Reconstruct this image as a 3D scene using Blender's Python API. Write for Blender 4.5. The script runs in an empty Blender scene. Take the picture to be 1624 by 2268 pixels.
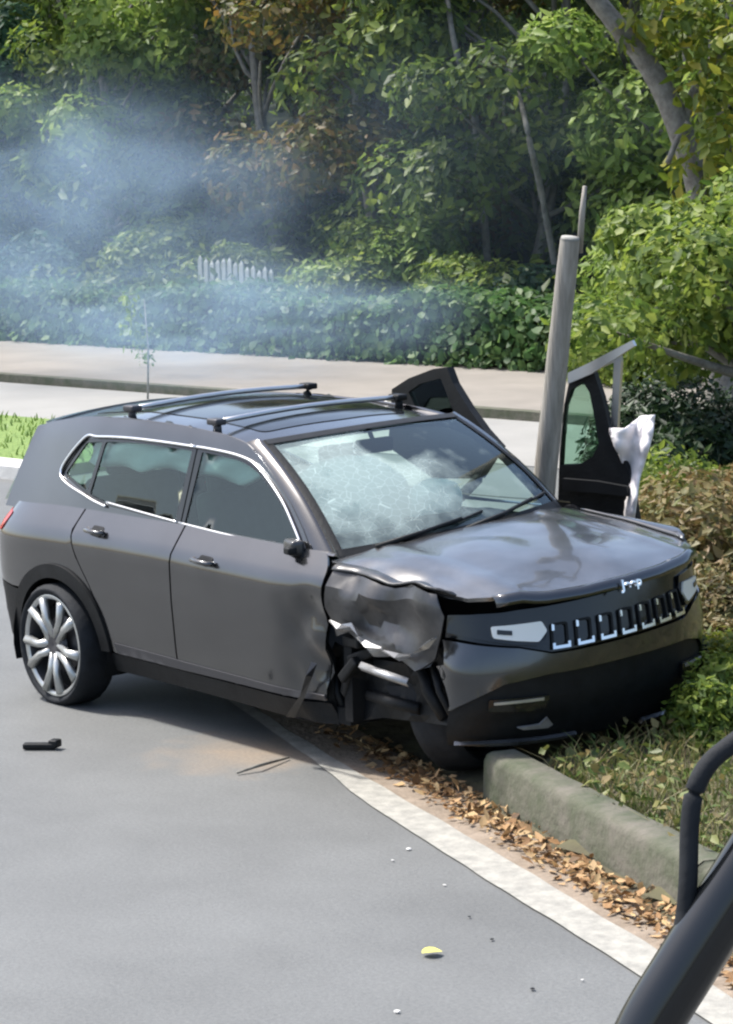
import bpy, bmesh, math, random
import numpy as np
from mathutils import Vector, Matrix, noise, geometry
random.seed(7); np.random.seed(7)
R = math.radians
scn = bpy.context.scene
COL = scn.collection

# ------------------------------------------------------------------ camera
IW, IH, FPX = 1624.0, 2268.0, 6000.0
CAM = np.array([12.416, -8.618, 3.135])
CF = np.array([-0.77648792, 0.61353741, -0.14366057])
CR = np.array([0.62229382, 0.78248211, -0.0217289])
CU = np.array([-0.09908034, 0.10627132, 0.98938844])
cd = bpy.data.cameras.new('camera'); cam = bpy.data.objects.new('camera', cd); COL.objects.link(cam)
cam.matrix_world = Matrix(((CR[0], CU[0], -CF[0], CAM[0]), (CR[1], CU[1], -CF[1], CAM[1]), (CR[2], CU[2], -CF[2], CAM[2]), (0, 0, 0, 1)))
cd.sensor_fit = 'HORIZONTAL'; cd.sensor_width = 36; cd.lens = 36 * FPX / IW
cd.clip_start = 0.1; cd.clip_end = 2000
scn.camera = cam
def ray(u, v): return CF * FPX + CR * (u - IW / 2) - CU * (v - IH / 2)
def on(u, v, ax, val):
    d = ray(u, v); t = (val - CAM[ax]) / d[ax]; return CAM + t * d
def at(u, v, depth): return CAM + ray(u, v) / FPX * depth
def pr(p):
    d = np.asarray(p, float) - CAM; z = d @ CF
    return IW / 2 + FPX * (d @ CR) / z, IH / 2 - FPX * (d @ CU) / z

# ------------------------------------------------------------------ light
SUN_EL, SUN_AZ = 60, 206        # azimuth (from +X towards +Y) the sun stands at
wd = bpy.data.worlds.new('World'); scn.world = wd; wd.use_nodes = True
nt = wd.node_tree; bg = nt.nodes['Background']
sky = nt.nodes.new('ShaderNodeTexSky'); sky.sky_type = 'NISHITA'; sky.sun_disc = False
sky.sun_elevation = R(SUN_EL); sky.sun_rotation = R(90 - SUN_AZ); sky.air_density = 1.0; sky.dust_density = 3.2; sky.ozone_density = .6
nt.links.new(sky.outputs[0], bg.inputs[0]); bg.inputs[1].default_value = 0.15
sd = bpy.data.lights.new('sun', 'SUN'); sd.energy = 3.4; sd.angle = R(5); sd.color = (1, .97, .92)
sun = bpy.data.objects.new('sun', sd); COL.objects.link(sun)
sdir = Vector((math.cos(R(SUN_EL)) * math.cos(R(SUN_AZ)), math.cos(R(SUN_EL)) * math.sin(R(SUN_AZ)), math.sin(R(SUN_EL))))
sun.rotation_euler = sdir.to_track_quat('Z', 'Y').to_euler(); sun.location = (0, 0, 30)
vs = scn.view_settings; vs.view_transform = 'Standard'; vs.look = 'None'; vs.exposure = 1.05; vs.gamma = 1; vs.use_curve_mapping = False
scn.render.engine = 'CYCLES'
scn.cycles.pixel_filter_type = 'BLACKMAN_HARRIS'; scn.cycles.filter_width = 2.3
scn.cycles.max_bounces = 8; scn.cycles.transparent_max_bounces = 16
try: scn.cycles.volume_bounces = 1
except Exception: pass

# ------------------------------------------------------------------ materials
MATS = {}
def lin(c): return tuple(x for x in c) + (1,)
def new_mat(name):
    m = bpy.data.materials.new(name); m.use_nodes = True; MATS[name] = m
    return m, m.node_tree, m.node_tree.nodes['Principled BSDF']
def mat(name, col, rough=.6, metal=0, var=.0, scale=8, bump=0, bscale=40, coat=0, spec=.5, detail=4, col2=None, emit=None):
    m, t, b = new_mat(name)
    b.inputs['Base Color'].default_value = lin(col); b.inputs['Roughness'].default_value = rough; b.inputs['Metallic'].default_value = metal
    b.inputs['Specular IOR Level'].default_value = spec; b.inputs['Coat Weight'].default_value = coat; b.inputs['Coat Roughness'].default_value = .06; b.inputs['Coat IOR'].default_value = 1.5
    tc = t.nodes.new('ShaderNodeTexCoord')
    if var or col2:
        n = t.nodes.new('ShaderNodeTexNoise'); n.inputs['Scale'].default_value = scale; n.inputs['Detail'].default_value = detail
        n.inputs['Roughness'].default_value = .65
        t.links.new(tc.outputs['Object'], n.inputs['Vector'])
        r = t.nodes.new('ShaderNodeValToRGB'); r.color_ramp.elements[0].position = .32; r.color_ramp.elements[1].position = .68
        c2 = col2 if col2 else tuple(min(1, x * (1 + var)) for x in col); c1 = col if col2 else tuple(x * (1 - var) for x in col)
        r.color_ramp.elements[0].color = lin(c1); r.color_ramp.elements[1].color = lin(c2)
        t.links.new(n.outputs['Fac'], r.inputs[0]); t.links.new(r.outputs[0], b.inputs['Base Color'])
    if bump:
        n2 = t.nodes.new('ShaderNodeTexNoise'); n2.inputs['Scale'].default_value = bscale; n2.inputs['Detail'].default_value = 5
        t.links.new(tc.outputs['Object'], n2.inputs['Vector'])
        bp = t.nodes.new('ShaderNodeBump'); bp.inputs['Strength'].default_value = bump; bp.inputs['Distance'].default_value = .02
        t.links.new(n2.outputs['Fac'], bp.inputs['Height']); t.links.new(bp.outputs[0], b.inputs['Normal'])
    return m
def leaf_mat(name, cols, trans=.5, rough=.5):
    m, t, b = new_mat(name)
    g = t.nodes.new('ShaderNodeNewGeometry'); r = t.nodes.new('ShaderNodeValToRGB')
    el = r.color_ramp.elements
    el[0].color = lin(cols[0]); el[1].color = lin(cols[-1]); el[0].position = 0; el[1].position = 1
    for i, c in enumerate(cols[1:-1]):
        e = el.new((i + 1) / (len(cols) - 1)); e.color = lin(c)
    t.links.new(g.outputs['Random Per Island'], r.inputs[0])
    t.links.new(r.outputs[0], b.inputs['Base Color']); b.inputs['Roughness'].default_value = rough
    b.inputs['Specular IOR Level'].default_value = .35
    tr = t.nodes.new('ShaderNodeBsdfTranslucent'); mx = t.nodes.new('ShaderNodeMixShader'); mx.inputs[0].default_value = trans
    t.links.new(r.outputs[0], tr.inputs[0]); out = t.nodes['Material Output']
    t.links.new(b.outputs[0], mx.inputs[1]); t.links.new(tr.outputs[0], mx.inputs[2]); t.links.new(mx.outputs[0], out.inputs[0])
    return m
def glass_mat(name, tint, refl=.06, rough=.02, dirt=0.0):
    m, t, b = new_mat(name); t.nodes.remove(b); out = t.nodes['Material Output']
    tr = t.nodes.new('ShaderNodeBsdfTransparent'); tr.inputs[0].default_value = lin(tint)
    gl = t.nodes.new('ShaderNodeBsdfGlossy'); gl.inputs['Roughness'].default_value = rough; gl.inputs[0].default_value = (.9, 1, .98, 1)
    lw = t.nodes.new('ShaderNodeFresnel'); lw.inputs[0].default_value = 1.55
    mx = t.nodes.new('ShaderNodeMixShader')
    ad = t.nodes.new('ShaderNodeMath'); ad.operation = 'ADD'; ad.inputs[1].default_value = refl; ad.use_clamp = True
    t.links.new(lw.outputs[0], ad.inputs[0]); t.links.new(ad.outputs[0], mx.inputs[0])
    t.links.new(tr.outputs[0], mx.inputs[1]); t.links.new(gl.outputs[0], mx.inputs[2])
    last = mx
    if dirt:
        tc = t.nodes.new('ShaderNodeTexCoord'); v = t.nodes.new('ShaderNodeTexVoronoi'); v.feature = 'DISTANCE_TO_EDGE'; v.inputs['Scale'].default_value = 22
        nn = t.nodes.new('ShaderNodeTexNoise'); nn.inputs['Scale'].default_value = 5.5; nn.inputs['Detail'].default_value = 5
        t.links.new(tc.outputs['Object'], v.inputs['Vector']); t.links.new(tc.outputs['Object'], nn.inputs['Vector'])
        cr = t.nodes.new('ShaderNodeValToRGB'); cr.color_ramp.elements[0].position = .0; cr.color_ramp.elements[0].color = (1, 1, 1, 1)
        cr.color_ramp.elements[1].position = .02; cr.color_ramp.elements[1].color = (0, 0, 0, 1)
        t.links.new(v.outputs['Distance'], cr.inputs[0])
        n2 = t.nodes.new('ShaderNodeValToRGB'); n2.color_ramp.elements[0].position = .42; n2.color_ramp.elements[1].position = .85
        ds = t.nodes.new('ShaderNodeVectorMath'); ds.operation = 'DISTANCE'; ds.inputs[1].default_value = (1.86, -.34, 1.30); t.links.new(tc.outputs['Object'], ds.inputs[0])
        mr = t.nodes.new('ShaderNodeMapRange'); mr.inputs[1].default_value = .05; mr.inputs[2].default_value = .80; mr.inputs[3].default_value = .50; mr.inputs[4].default_value = -.18; t.links.new(ds.outputs['Value'], mr.inputs[0])
        d2 = t.nodes.new('ShaderNodeVectorMath'); d2.operation = 'DISTANCE'; d2.inputs[1].default_value = (1.68, .02, 1.45); t.links.new(tc.outputs['Object'], d2.inputs[0])
        mr2 = t.nodes.new('ShaderNodeMapRange'); mr2.inputs[1].default_value = .07; mr2.inputs[2].default_value = .20; mr2.inputs[3].default_value = -.7; mr2.inputs[4].default_value = 0; t.links.new(d2.outputs['Value'], mr2.inputs[0])
        ad2 = t.nodes.new('ShaderNodeMath'); ad2.operation = 'ADD'; t.links.new(mr.outputs[0], ad2.inputs[0]); t.links.new(mr2.outputs[0], ad2.inputs[1]); mr = ad2
        sm_ = t.nodes.new('ShaderNodeMath'); sm_.operation = 'ADD'; t.links.new(nn.outputs['Fac'], sm_.inputs[0]); t.links.new(mr.outputs[0], sm_.inputs[1])
        t.links.new(sm_.outputs[0], n2.inputs[0])
        mul = t.nodes.new('ShaderNodeMath'); mul.operation = 'MULTIPLY'; t.links.new(cr.outputs[0], mul.inputs[0]); t.links.new(n2.outputs[0], mul.inputs[1])
        a2 = t.nodes.new('ShaderNodeMath'); a2.operation = 'MULTIPLY_ADD'; a2.inputs[1].default_value = dirt * .55; t.links.new(n2.outputs[0], a2.inputs[0])
        m3 = t.nodes.new('ShaderNodeMath'); m3.operation = 'MULTIPLY'; m3.inputs[1].default_value = .35; t.links.new(mul.outputs[0], m3.inputs[0])
        t.links.new(m3.outputs[0], a2.inputs[2])
        df = t.nodes.new('ShaderNodeBsdfDiffuse'); df.inputs[0].default_value = (.58, .70, .66, 1)
        m2 = t.nodes.new('ShaderNodeMixShader'); t.links.new(a2.outputs[0], m2.inputs[0]); t.links.new(mx.outputs[0], m2.inputs[1]); t.links.new(df.outputs[0], m2.inputs[2])
        last = m2
    t.links.new(last.outputs[0], out.inputs[0])
    return m

paint = mat('paint', (.066, .069, .073), .2, .88, var=.08, scale=3, coat=.75)
paint_dusty = mat('paint_dusty', (.09, .093, .095), .27, .85, coat=.7, scale=3.2, col2=(.20, .205, .21), detail=8)
paint_scuffed = mat('paint_scuffed', (.04, .041, .042), .42, .75, scale=9, col2=(.075, .075, .077), coat=.3, detail=8)
bare_metal = mat('bare_metal', (.34, .34, .34), .4, .6, var=.2, scale=20)
black_plastic = mat('black_plastic', (.007, .008, .009), .55, spec=.22, var=.3, scale=12, bump=.1, bscale=60)
gloss_black = mat('gloss_black', (.008, .009, .010), .12, spec=.5)
chrome = mat('chrome', (.75, .76, .77), .18, 1)
silver = mat('silver', (.55, .56, .57), .3, .9)
rim_dark = mat('rim_dark', (.05, .05, .055), .45, .4)
rim_silver = mat('rim_silver', (.42, .43, .42), .32, .7, var=.1, scale=15)
rubber = mat('rubber', (.012, .014, .017), .8, spec=.3, var=.25, scale=10, bump=.2, bscale=30)
interior = mat('interior', (.008, .009, .010), .8, spec=.2, var=.3, scale=6)
seat_cloth = mat('seat_cloth', (.05, .055, .055), .85, var=.25, scale=10)
airbag_cloth = mat('airbag_cloth', (.72, .76, .76), .8, var=.06, scale=4, bump=.35, bscale=6)
glass_ws = glass_mat('windshield_glass', (.64, .84, .74), .03, .04, dirt=.62)
glass_side = glass_mat('side_glass', (.60, .76, .68), .0, .02)
glass_roof = mat('roof_glass', (.01, .012, .014), .08, spec=.6)
lamp_lens = mat('lamp_lens', (.66, .67, .63), .25, .1, spec=.6)
red_lens = mat('red_lens', (.35, .01, .015), .15)
plate_white = mat('white_sheet', (.78, .74, .74), .7, var=.05, scale=6)

# ------------------------------------------------------------------ object helpers
def link(o, parent=None):
    COL.objects.link(o)
    if parent is not None:
        o.parent = parent
        w = Matrix.Translation(parent['_o']) if '_o' in parent else Matrix()
        o.matrix_parent_inverse = w.inverted()
    return o
ORIG = {}
def make(name, verts, faces, m, parent=None, smooth=True):
    me = bpy.data.meshes.new(name); me.from_pydata([tuple(map(float, v)) for v in verts], [], [tuple(f) for f in faces])
    if smooth: me.polygons.foreach_set('use_smooth', [True] * len(me.polygons))
    me.materials.append(m); me.update()
    return place(bpy.data.objects.new(name, me), parent)
def place(o, parent=None):
    COL.objects.link(o)
    if parent is not None:
        o.parent = parent
        o.matrix_parent_inverse = Matrix.Translation(-Vector(ORIG.get(parent.name, (0, 0, 0))))
    return o
def thing(name, label, cat, loc, group=None):
    o = bpy.data.objects.new(name, None); COL.objects.link(o); o.empty_display_size = .2; o.location = loc; ORIG[o.name] = tuple(loc)
    return tag(o, label, cat, group)
def tag(o, label, cat, group=None):
    o['label'] = label; o['category'] = cat
    if group: o['group'] = group
    return o
def structure(o): o['kind'] = 'structure'; return o
def add_solid(o, th, off=-1):
    md = o.modifiers.new('solid', 'SOLIDIFY'); md.thickness = th; md.offset = off; return o
def box_vf(c, s, rz=0, rx=0, ry=0, bev=0):
    bm = bmesh.new(); bmesh.ops.create_cube(bm, size=1)
    bmesh.ops.scale(bm, vec=s, verts=bm.verts)
    if bev: bmesh.ops.bevel(bm, geom=bm.edges[:], offset=bev, segments=3, affect='EDGES', profile=.6)
    M = Matrix.Translation(c) @ Matrix.Rotation(rz, 4, 'Z') @ Matrix.Rotation(ry, 4, 'Y') @ Matrix.Rotation(rx, 4, 'X')
    bm.transform(M); vf = to_vf(bm); bm.free(); return vf
def to_vf(bm):
    bm.verts.index_update()
    return [tuple(v.co) for v in bm.verts], [[v.index for v in f.verts] for f in bm.faces]
def join_vf(*l):
    V, F = [], []
    for v, f in l:
        o = len(V); V += [tuple(x) for x in v]; F += [[i + o for i in q] for q in f]
    return V, F
def tube_vf(pts, r, n=8, cap=True):
    pts = [Vector(p) for p in pts]; rs = r if isinstance(r, (list, tuple)) else [r] * len(pts)
    V, F = [], []; up = Vector((0, 0, 1))
    for i, p in enumerate(pts):
        d = (pts[min(i + 1, len(pts) - 1)] - pts[max(i - 1, 0)]).normalized()
        a = d.cross(up if abs(d.z) < .95 else Vector((1, 0, 0))).normalized(); b = d.cross(a)
        for k in range(n):
            t = 2 * math.pi * k / n; V.append(p + (a * math.cos(t) + b * math.sin(t)) * rs[i])
    for i in range(len(pts) - 1):
        for k in range(n): F.append([i * n + k, i * n + (k + 1) % n, (i + 1) * n + (k + 1) % n, (i + 1) * n + k])
    if cap: F.append(list(range(n))[::-1]); F.append([(len(pts) - 1) * n + k for k in range(n)])
    return V, F
def loft_vf(rows):
    n = len(rows[0]); V = [v for r in rows for v in r]; F = []
    for i in range(len(rows) - 1):
        for k in range(n - 1): F.append([i * n + k, i * n + k + 1, (i + 1) * n + k + 1, (i + 1) * n + k])
    return V, F
def catmull(pts, m=8, closed=False):
    pts = [np.array(p, float) for p in pts]; out = []; n = len(pts)
    rng = range(n) if closed else range(n - 1)
    for i in rng:
        if closed: p0, p1, p2, p3 = pts[i - 1], pts[i], pts[(i + 1) % n], pts[(i + 2) % n]
        else: p0, p1, p2, p3 = pts[max(i - 1, 0)], pts[i], pts[i + 1], pts[min(i + 2, n - 1)]
        for k in range(m):
            t = k / m
            out.append(.5 * ((2 * p1) + (-p0 + p2) * t + (2 * p0 - 5 * p1 + 4 * p2 - p3) * t * t + (-p0 + 3 * p1 - 3 * p2 + p3) * t ** 3))
    if not closed: out.append(pts[-1])
    return out
def ss(a, b, x):
    t = min(1, max(0, (x - a) / (b - a))); return t * t * (3 - 2 * t)

# ------------------------------------------------------------------ panel machinery (outlines triangulated, then laid on a surface)
def resample(poly, step):
    out = []
    for i in range(len(poly)):
        a = np.array(poly[i], float); b = np.array(poly[(i + 1) % len(poly)], float)
        n = max(1, int(math.ceil(np.linalg.norm(b - a) / step)))
        for k in range(n): out.append(a + (b - a) * k / n)
    return out
def rounded(poly, r, n=5):
    out = []; N = len(poly)
    for i in range(N):
        p = np.array(poly[i], float); a = np.array(poly[i - 1], float) - p; b = np.array(poly[(i + 1) % N], float) - p
        ra = r[i] if isinstance(r, (list, tuple)) else r
        la, lb = np.linalg.norm(a), np.linalg.norm(b); q = min(ra, la * .45, lb * .45)
        p0 = p + a / la * q; p1 = p + b / lb * q
        for k in range(n + 1):
            t = k / n; out.append((1 - t) ** 2 * p0 + 2 * t * (1 - t) * p + t * t * p1)
    return out
def inpoly(P, poly):
    P = np.asarray(P); poly = np.asarray(poly); x, y = P[:, 0], P[:, 1]; c = np.zeros(len(P), bool)
    j = len(poly) - 1
    for i in range(len(poly)):
        xi, yi = poly[i]; xj, yj = poly[j]
        with np.errstate(divide='ignore', invalid='ignore'):
            hit = ((yi > y) != (yj > y)) & (x < (xj - xi) * (y - yi) / (yj - yi + 1e-15) + xi)
        c ^= hit; j = i
    return c
def tri2d(poly, step, holes=()):
    loops = [resample(poly, step)] + [resample(h, step) for h in holes]
    pts, edges = [], []
    for L in loops:
        o = len(pts); pts += L; edges += [(o + i, o + (i + 1) % len(L)) for i in range(len(L))]
    B = np.array(pts); mn, mx = B.min(0), B.max(0)
    gx = np.arange(mn[0] + step * .5, mx[0], step); gy = np.arange(mn[1] + step * .5, mx[1], step)
    G = np.array([(x + (step * .5 if j % 2 else 0), y) for j, y in enumerate(gy) for x in gx]) if len(gx) and len(gy) else np.zeros((0, 2))
    if len(G):
        k = inpoly(G, loops[0])
        for h in loops[1:]: k &= ~inpoly(G, h)
        G = G[k]
        if len(G):
            d = np.min(np.linalg.norm(G[:, None, :] - B[None, :, :], axis=2), axis=1); G = G[d > step * .45]
            pts += list(G)
    r = geometry.delaunay_2d_cdt([Vector((float(p[0]), float(p[1]))) for p in pts], edges, [], 0, 1e-6)
    V = np.array([(v.x, v.y) for v in r[0]]); F = [list(f) for f in r[2]]
    Cn = np.array([V[f].mean(0) for f in F]); k = inpoly(Cn, loops[0])
    for h in loops[1:]: k &= ~inpoly(Cn, h)
    return V, [f for f, q in zip(F, k) if q]

# ------------------------------------------------------------------ the car's master surfaces (X forward, Y left, Z up)
plan = np.array(catmull([(-.785, .35), (-.79, 0), (-.785, -.35), (-.755, -.62), (-.68, -.79), (-.49, -.875), (0, -.905), (1.1, -.912), (2.2, -.907), (2.75, -.90), (3.02, -.855), (3.22, -.72), (3.36, -.48), (3.43, -.24), (3.45, 0), (3.43, .24)], 30))
pd = np.gradient(plan, axis=0)[30:-30]; plan = plan[30:-30]
pl_s = np.concatenate([[0], np.cumsum(np.linalg.norm(np.diff(plan, axis=0), axis=1))])
pd /= np.linalg.norm(pd, axis=1)[:, None]
pn = np.stack([-pd[:, 1], pd[:, 0]], 1)
def sx(x):
    i0 = 120
    return float(np.interp(x, plan[60:361, 0], pl_s[60:361]))
def sy(y): return float(np.interp(y, plan[240:, 1], pl_s[240:]))
def syr(y): return float(np.interp(-y, -plan[:121, 1], pl_s[:121]))
zs_side = [.15, .22, .30, .45, .70, .90, .95, 1.09, 1.15]; in_side = [.13, .105, .072, .046, .014, .0, .010, .105, .15]
zs_fr = [.15, .22, .30, .45, .62, .72, .80, .95, 1.02]; in_fr = [.16, .11, .05, .0, .0, .02, .045, .085, .12]
def S(s, z, extra=0.):
    x = np.interp(s, pl_s, plan[:, 0]); y = np.interp(s, pl_s, plan[:, 1]); n = np.array([np.interp(s, pl_s, pn[:, 0]), np.interp(s, pl_s, pn[:, 1])]); n /= np.linalg.norm(n)
    w = ss(2.85, 3.25, x) if y < 0 or True else 0
    d = (1 - w) * np.interp(z, zs_side, in_side) + w * np.interp(z, zs_fr, in_fr) + extra
    if x < -.5: d += .06 * max(0, z - .8) * ss(.5, .85, -x)
    return np.array([x + n[0] * d, y + n[1] * d, z])
def roofz(x): return float(np.interp(x, [-.95, -.8, -.6, -.2, .3, .8, 1.15, 1.4, 1.5], [1.50, 1.535, 1.565, 1.60, 1.622, 1.615, 1.59, 1.55, 1.525]))
def roof_w(x): return float(np.interp(x, [-.9, -.5, .2, 1.0, 1.45], [.56, .60, .635, .635, .61]))
def GH(x, z):
    y = np.interp(z, [1.0, 1.05, 1.25, 1.45, 1.52, 1.58, 1.62], [-.815, -.80, -.745, -.69, -.665, -.635, -.595])
    y += .05 * ss(.1, -.8, x) if False else .06 * ss(-.1, .9, -x)
    return np.array([x, y, z])
def RF(x, y): return np.array([x, y, roofz(x) - .045 * (y / .64) ** 2 - .012 * (abs(y) / .64) ** 6])
def HD(x, y):
    z = np.interp(x, [2.0, 2.3, 2.6, 3.0, 3.2, 3.36, 3.45], [1.11, 1.10, 1.085, 1.05, 1.015, .975, .94])
    return np.array([x, y, z - .055 * (y / .75) ** 2 + .012 * math.exp(-((abs(y) - .52) / .06) ** 2)])
def WS(a, b):   # a: -1..1 across, b: 0..1 up
    yb, yt = .755, .615; x = 2.17 - .76 * b + .035 * math.sin(b * math.pi); z = 1.055 + .495 * b + .02 * math.sin(b * math.pi)
    y = a * (yb + (yt - yb) * b); x += (.13 - .07 * b) * (1 - a * a); z += .012 * (1 - a * a)
    return np.array([x, y, z])

# correction of the rigid fit: model point -> pixel seen in the photograph (a smooth, small bend of the whole wreck)
PAIRS = [((0, -.88, .33), (118, 1432)), ((2.15, -.755, 1.055), (770, 1240)), ((2.15, .755, 1.055), (1228, 1106)), ((1.40, -.615, 1.55), (592, 985)), ((1.40, .615, 1.55), (1010, 925)),
 ((1.0, -.80, 1.06), (405, 1165)), ((.93, -.69, 1.46), (425, 1000)), ((1.95, -.80, 1.05), (655, 1225)), ((-.16, -.745, 1.25), (148, 1038)), ((-.05, -.69, 1.44), (190, 975)),
 ((.25, -.905, 1.0), (190, 1170)), ((1.26, -.905, .95), (437, 1240)), ((.4, -.87, .33), (240, 1450)), ((2.1, -.87, .27), (655, 1585)), ((3.42, 0, .945), (1415, 1300)),
 ((3.37, -.36, .84), (1235, 1378)), ((3.33, .42, .84), (1515, 1280)), ((3.40, -.30, .70), (1275, 1448)), ((3.38, .36, .70), (1522, 1365)), ((3.12, -.76, .90), (1005, 1380)), ((3.28, -.55, .80), (1150, 1425)),
 ((3.15, -.68, .27), (1035, 1632)), ((3.36, -.2, .25), (1240, 1622)), ((3.22, .68, .30), (1530, 1560)), ((3.1, .76, .95), (1540, 1215)), ((2.7, .80, 1.03), (1415, 1152)), ((2.85, -.80, 1.0), (880, 1290)),
 ((-.6, -.60, 1.56), (112, 945)), ((.45, -.64, 1.585), (300, 928)), ((1.2, -.65, 1.55), (505, 962)), ((-.75, -.60, .9), (22, 1165)), ((0, .62, 1.6), (612, 856)), ((.85, .63, 1.59), (860, 880))]
Pn = np.array([a for a, b in PAIRS], float)
def _tgt(a, b):
    d = np.array(a, float) - CAM; z = d @ CF; u, v = pr(a)
    return CR * (b[0] - u) / FPX * z - CU * (b[1] - v) / FPX * z
Dn = np.array([_tgt(a, b) for a, b in PAIRS])
A_ = np.linalg.norm(Pn[:, None] - Pn[None], axis=2); n_ = len(Pn)
K_ = np.zeros((n_ + 1, n_ + 1)); K_[:n_, :n_] = -A_ + np.eye(n_) * .7; K_[:n_, n_] = 1; K_[n_, :n_] = 1
Wr = np.linalg.solve(K_, np.vstack([Dn, np.zeros((1, 3))]))
def warp(P):
    P = np.atleast_2d(np.asarray(P, float)); d = np.linalg.norm(P[:, None] - Pn[None], axis=2)
    return P + (-d) @ Wr[:n_] + Wr[n_]
def w1(p): return warp([p])[0]

def fold(x, k, ph): return abs(((x * k + ph) % 1.0) - .5) * 2 - .5
def crumple(P):
    out = []
    for p in P:
        x, y, z = p; q = np.array(p, float)
        w = ss(2.15, 2.45, x) * (1 - ss(3.05, 3.3, x)) * ss(-.62, -.80, -abs(y)) * 0
        w = ss(2.18, 2.5, x) * (1 - ss(3.0, 3.3, x)) * ss(.62, .82, -y) * ss(.3, .6, z)
        if w > 0:
            f = .03 * noise.noise(Vector((x * 7, z * 7, 4.4))) + fold(x + .6 * z, 2.6, .2) * .055 + fold(z - .5 * x, 3.3, .6) * .03 + fold(x * 1.2 + z * 2.1, 3.6, .1) * .012 + .02 * noise.noise(Vector((x * 4, z * 4, 1.3)))
            q[1] += w * (.05 + .7 * f + .09 * math.exp(-((x - 2.75) / .22) ** 2 - ((z - .82) / .14) ** 2)); q[2] += w * (.03 * noise.noise(Vector((x * 5, z * 3, 7))) - .02)
            q[0] += w * .03 * noise.noise(Vector((x * 3, z * 6, 3)))
        h = ss(2.2, 2.5, x) * (1 - ss(3.2, 3.45, x)) * ss(.80, .95, z) * (1 - ss(.1, .75, y))
        if h > 0:
            q[2] += h * (.013 * fold(y + .45 * x, 1.9, .15) + .008 * fold(y * .7 - x, 1.5, .4) + .005 * noise.noise(Vector((x * 3, y * 3, 5))))
        dd = ss(1.85, 2.25, x) * (1 - ss(2.26, 2.5, x)) * (1 - ss(.75, 1.0, z)) * ss(.6, .8, -y)
        if dd > 0: q[1] += dd * (.05 + .05 * noise.noise(Vector((x * 5, z * 5, 9))) + .03 * fold(z + x, 4, 0)); q[0] -= dd * .02
        out.append(q)
    return np.array(out)
CARO = (1.2, 0, 0)
car = thing('car', 'dark grey crashed SUV with crumpled front fender and roof crossbars, nose on the verge', 'car', CARO)
def panel(name, poly, f, m, parent, step=.045, holes=(), th=.012, mirror=False, both=False, outward=None, dam=True):
    V2, F = tri2d(poly, step, holes)
    P = np.array([f(a, b) for a, b in V2])
    sets = []
    if both: sets = [1, -1]
    else: sets = [-1] if mirror else [1]
    VV, FF = [], []
    for sg in sets:
        Q = P.copy(); Q[:, 1] *= sg
        e1, e2 = Q[[t[1] for t in F]] - Q[[t[0] for t in F]], Q[[t[2] for t in F]] - Q[[t[0] for t in F]]
        nn = np.cross(e1, e2).sum(0); ref = Q.mean(0) - np.array([1.2, 0, .75]) if outward is None else np.array(outward)
        G = [t[::-1] for t in F] if nn @ ref < 0 else F
        o = len(VV); VV += list(Q); FF += [[i + o for i in t] for t in G]
    Q = np.array(VV)
    if both:
        bm_ = bmesh.new(); vs_ = [bm_.verts.new(q) for q in VV]
        for t_ in FF:
            try: bm_.faces.new([vs_[i] for i in t_])
            except ValueError: pass
        bmesh.ops.remove_doubles(bm_, verts=[v for v in bm_.verts if abs(v.co.y) < .004], dist=.006); VV, FF = to_vf(bm_); bm_.free(); Q = np.array(VV)
    if dam: Q = crumple(Q)
    o = make(name, warp(Q), FF, m, parent)
    if th:
        add_solid(o, th); es = o.modifiers.new('edges', 'EDGE_SPLIT'); es.split_angle = R(38)
    return o
def sp(l): return [(sx(a), b) for a, b in l]
def arch(xc, zc, r, a0, a1, n=36): return [(sx(xc) + r * math.cos(R(a0 + (a1 - a0) * k / n)), zc + r * math.sin(R(a0 + (a1 - a0) * k / n))) for k in range(n + 1)]
RXC, FXC, ZC = -.02, 2.72, .33
G = .005
# --- doors on the near side
def gh_win(pts): return pts
BELT = lambda x: float(np.interp(x, [-.3, -.16, .12, 1.0, 2.0, 2.2], [1.30, 1.25, 1.135, 1.075, 1.05, 1.045]))
rear_low = [(.135, 1.07), (.16, .95), (.24, .78)] 
rd = [(1.03, 1.085), (.14, 1.085), (.12, .98), (.19, .84), (.30, .70), (.385, .55), (.425, .40), (.45, .345), (1.03, .335)]
door_rear = panel('door', rounded(sp(rd), [.01, .01, .05, .05, .05, .05, .03, .03, .01]), S, paint, car)
fd = [(2.245, .345), (2.262, .80), (2.235, 1.02), (2.16, 1.085), (1.043, 1.085), (1.043, .335)]
door_front = panel('door', rounded(sp(fd), [.02, .1, .06, .03, .01, .01]), S, paint, car)
qd = [(sx(.105), 1.085), (syr(-.62), 1.085), (syr(-.68), .70), (sx(-.55), .62)]
quarter = panel('quarter_panel', [(sx(.125), 1.085), (syr(-.60), 1.085), (syr(-.62), .68), (sx(-.47), .62)] + arch(RXC, ZC, .43, 138, 25)[0:] + [(sx(.375), .55), (sx(.29), .70), (sx(.18), .84), (sx(.108), .98)], S, paint, car)
panel('quarter_panel', [(sx(.125), 1.085), (syr(-.60), 1.085), (syr(-.62), .68), (sx(-.47), .62)] + arch(RXC, ZC, .43, 138, 25)[0:] + [(sx(.375), .55), (sx(.29), .70), (sx(.18), .84), (sx(.108), .98)], S, paint, car, mirror=True, step=.08)
panel('rear_bumper', [(syr(-.001), .69), (syr(-.62), .67), (sx(-.47), .61)] + arch(RXC, ZC, .43, 140, 205)[1:] + [(sx(-.47), .25), (syr(-.7), .24), (syr(-.001), .24)], S, black_plastic, car, both=True, step=.07)
panel('tailgate', [(syr(-.001), .70), (syr(-.595), .69), (syr(-.62), 1.12), (syr(-.001), 1.12)], S, paint, car, both=True, step=.08)
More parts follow.
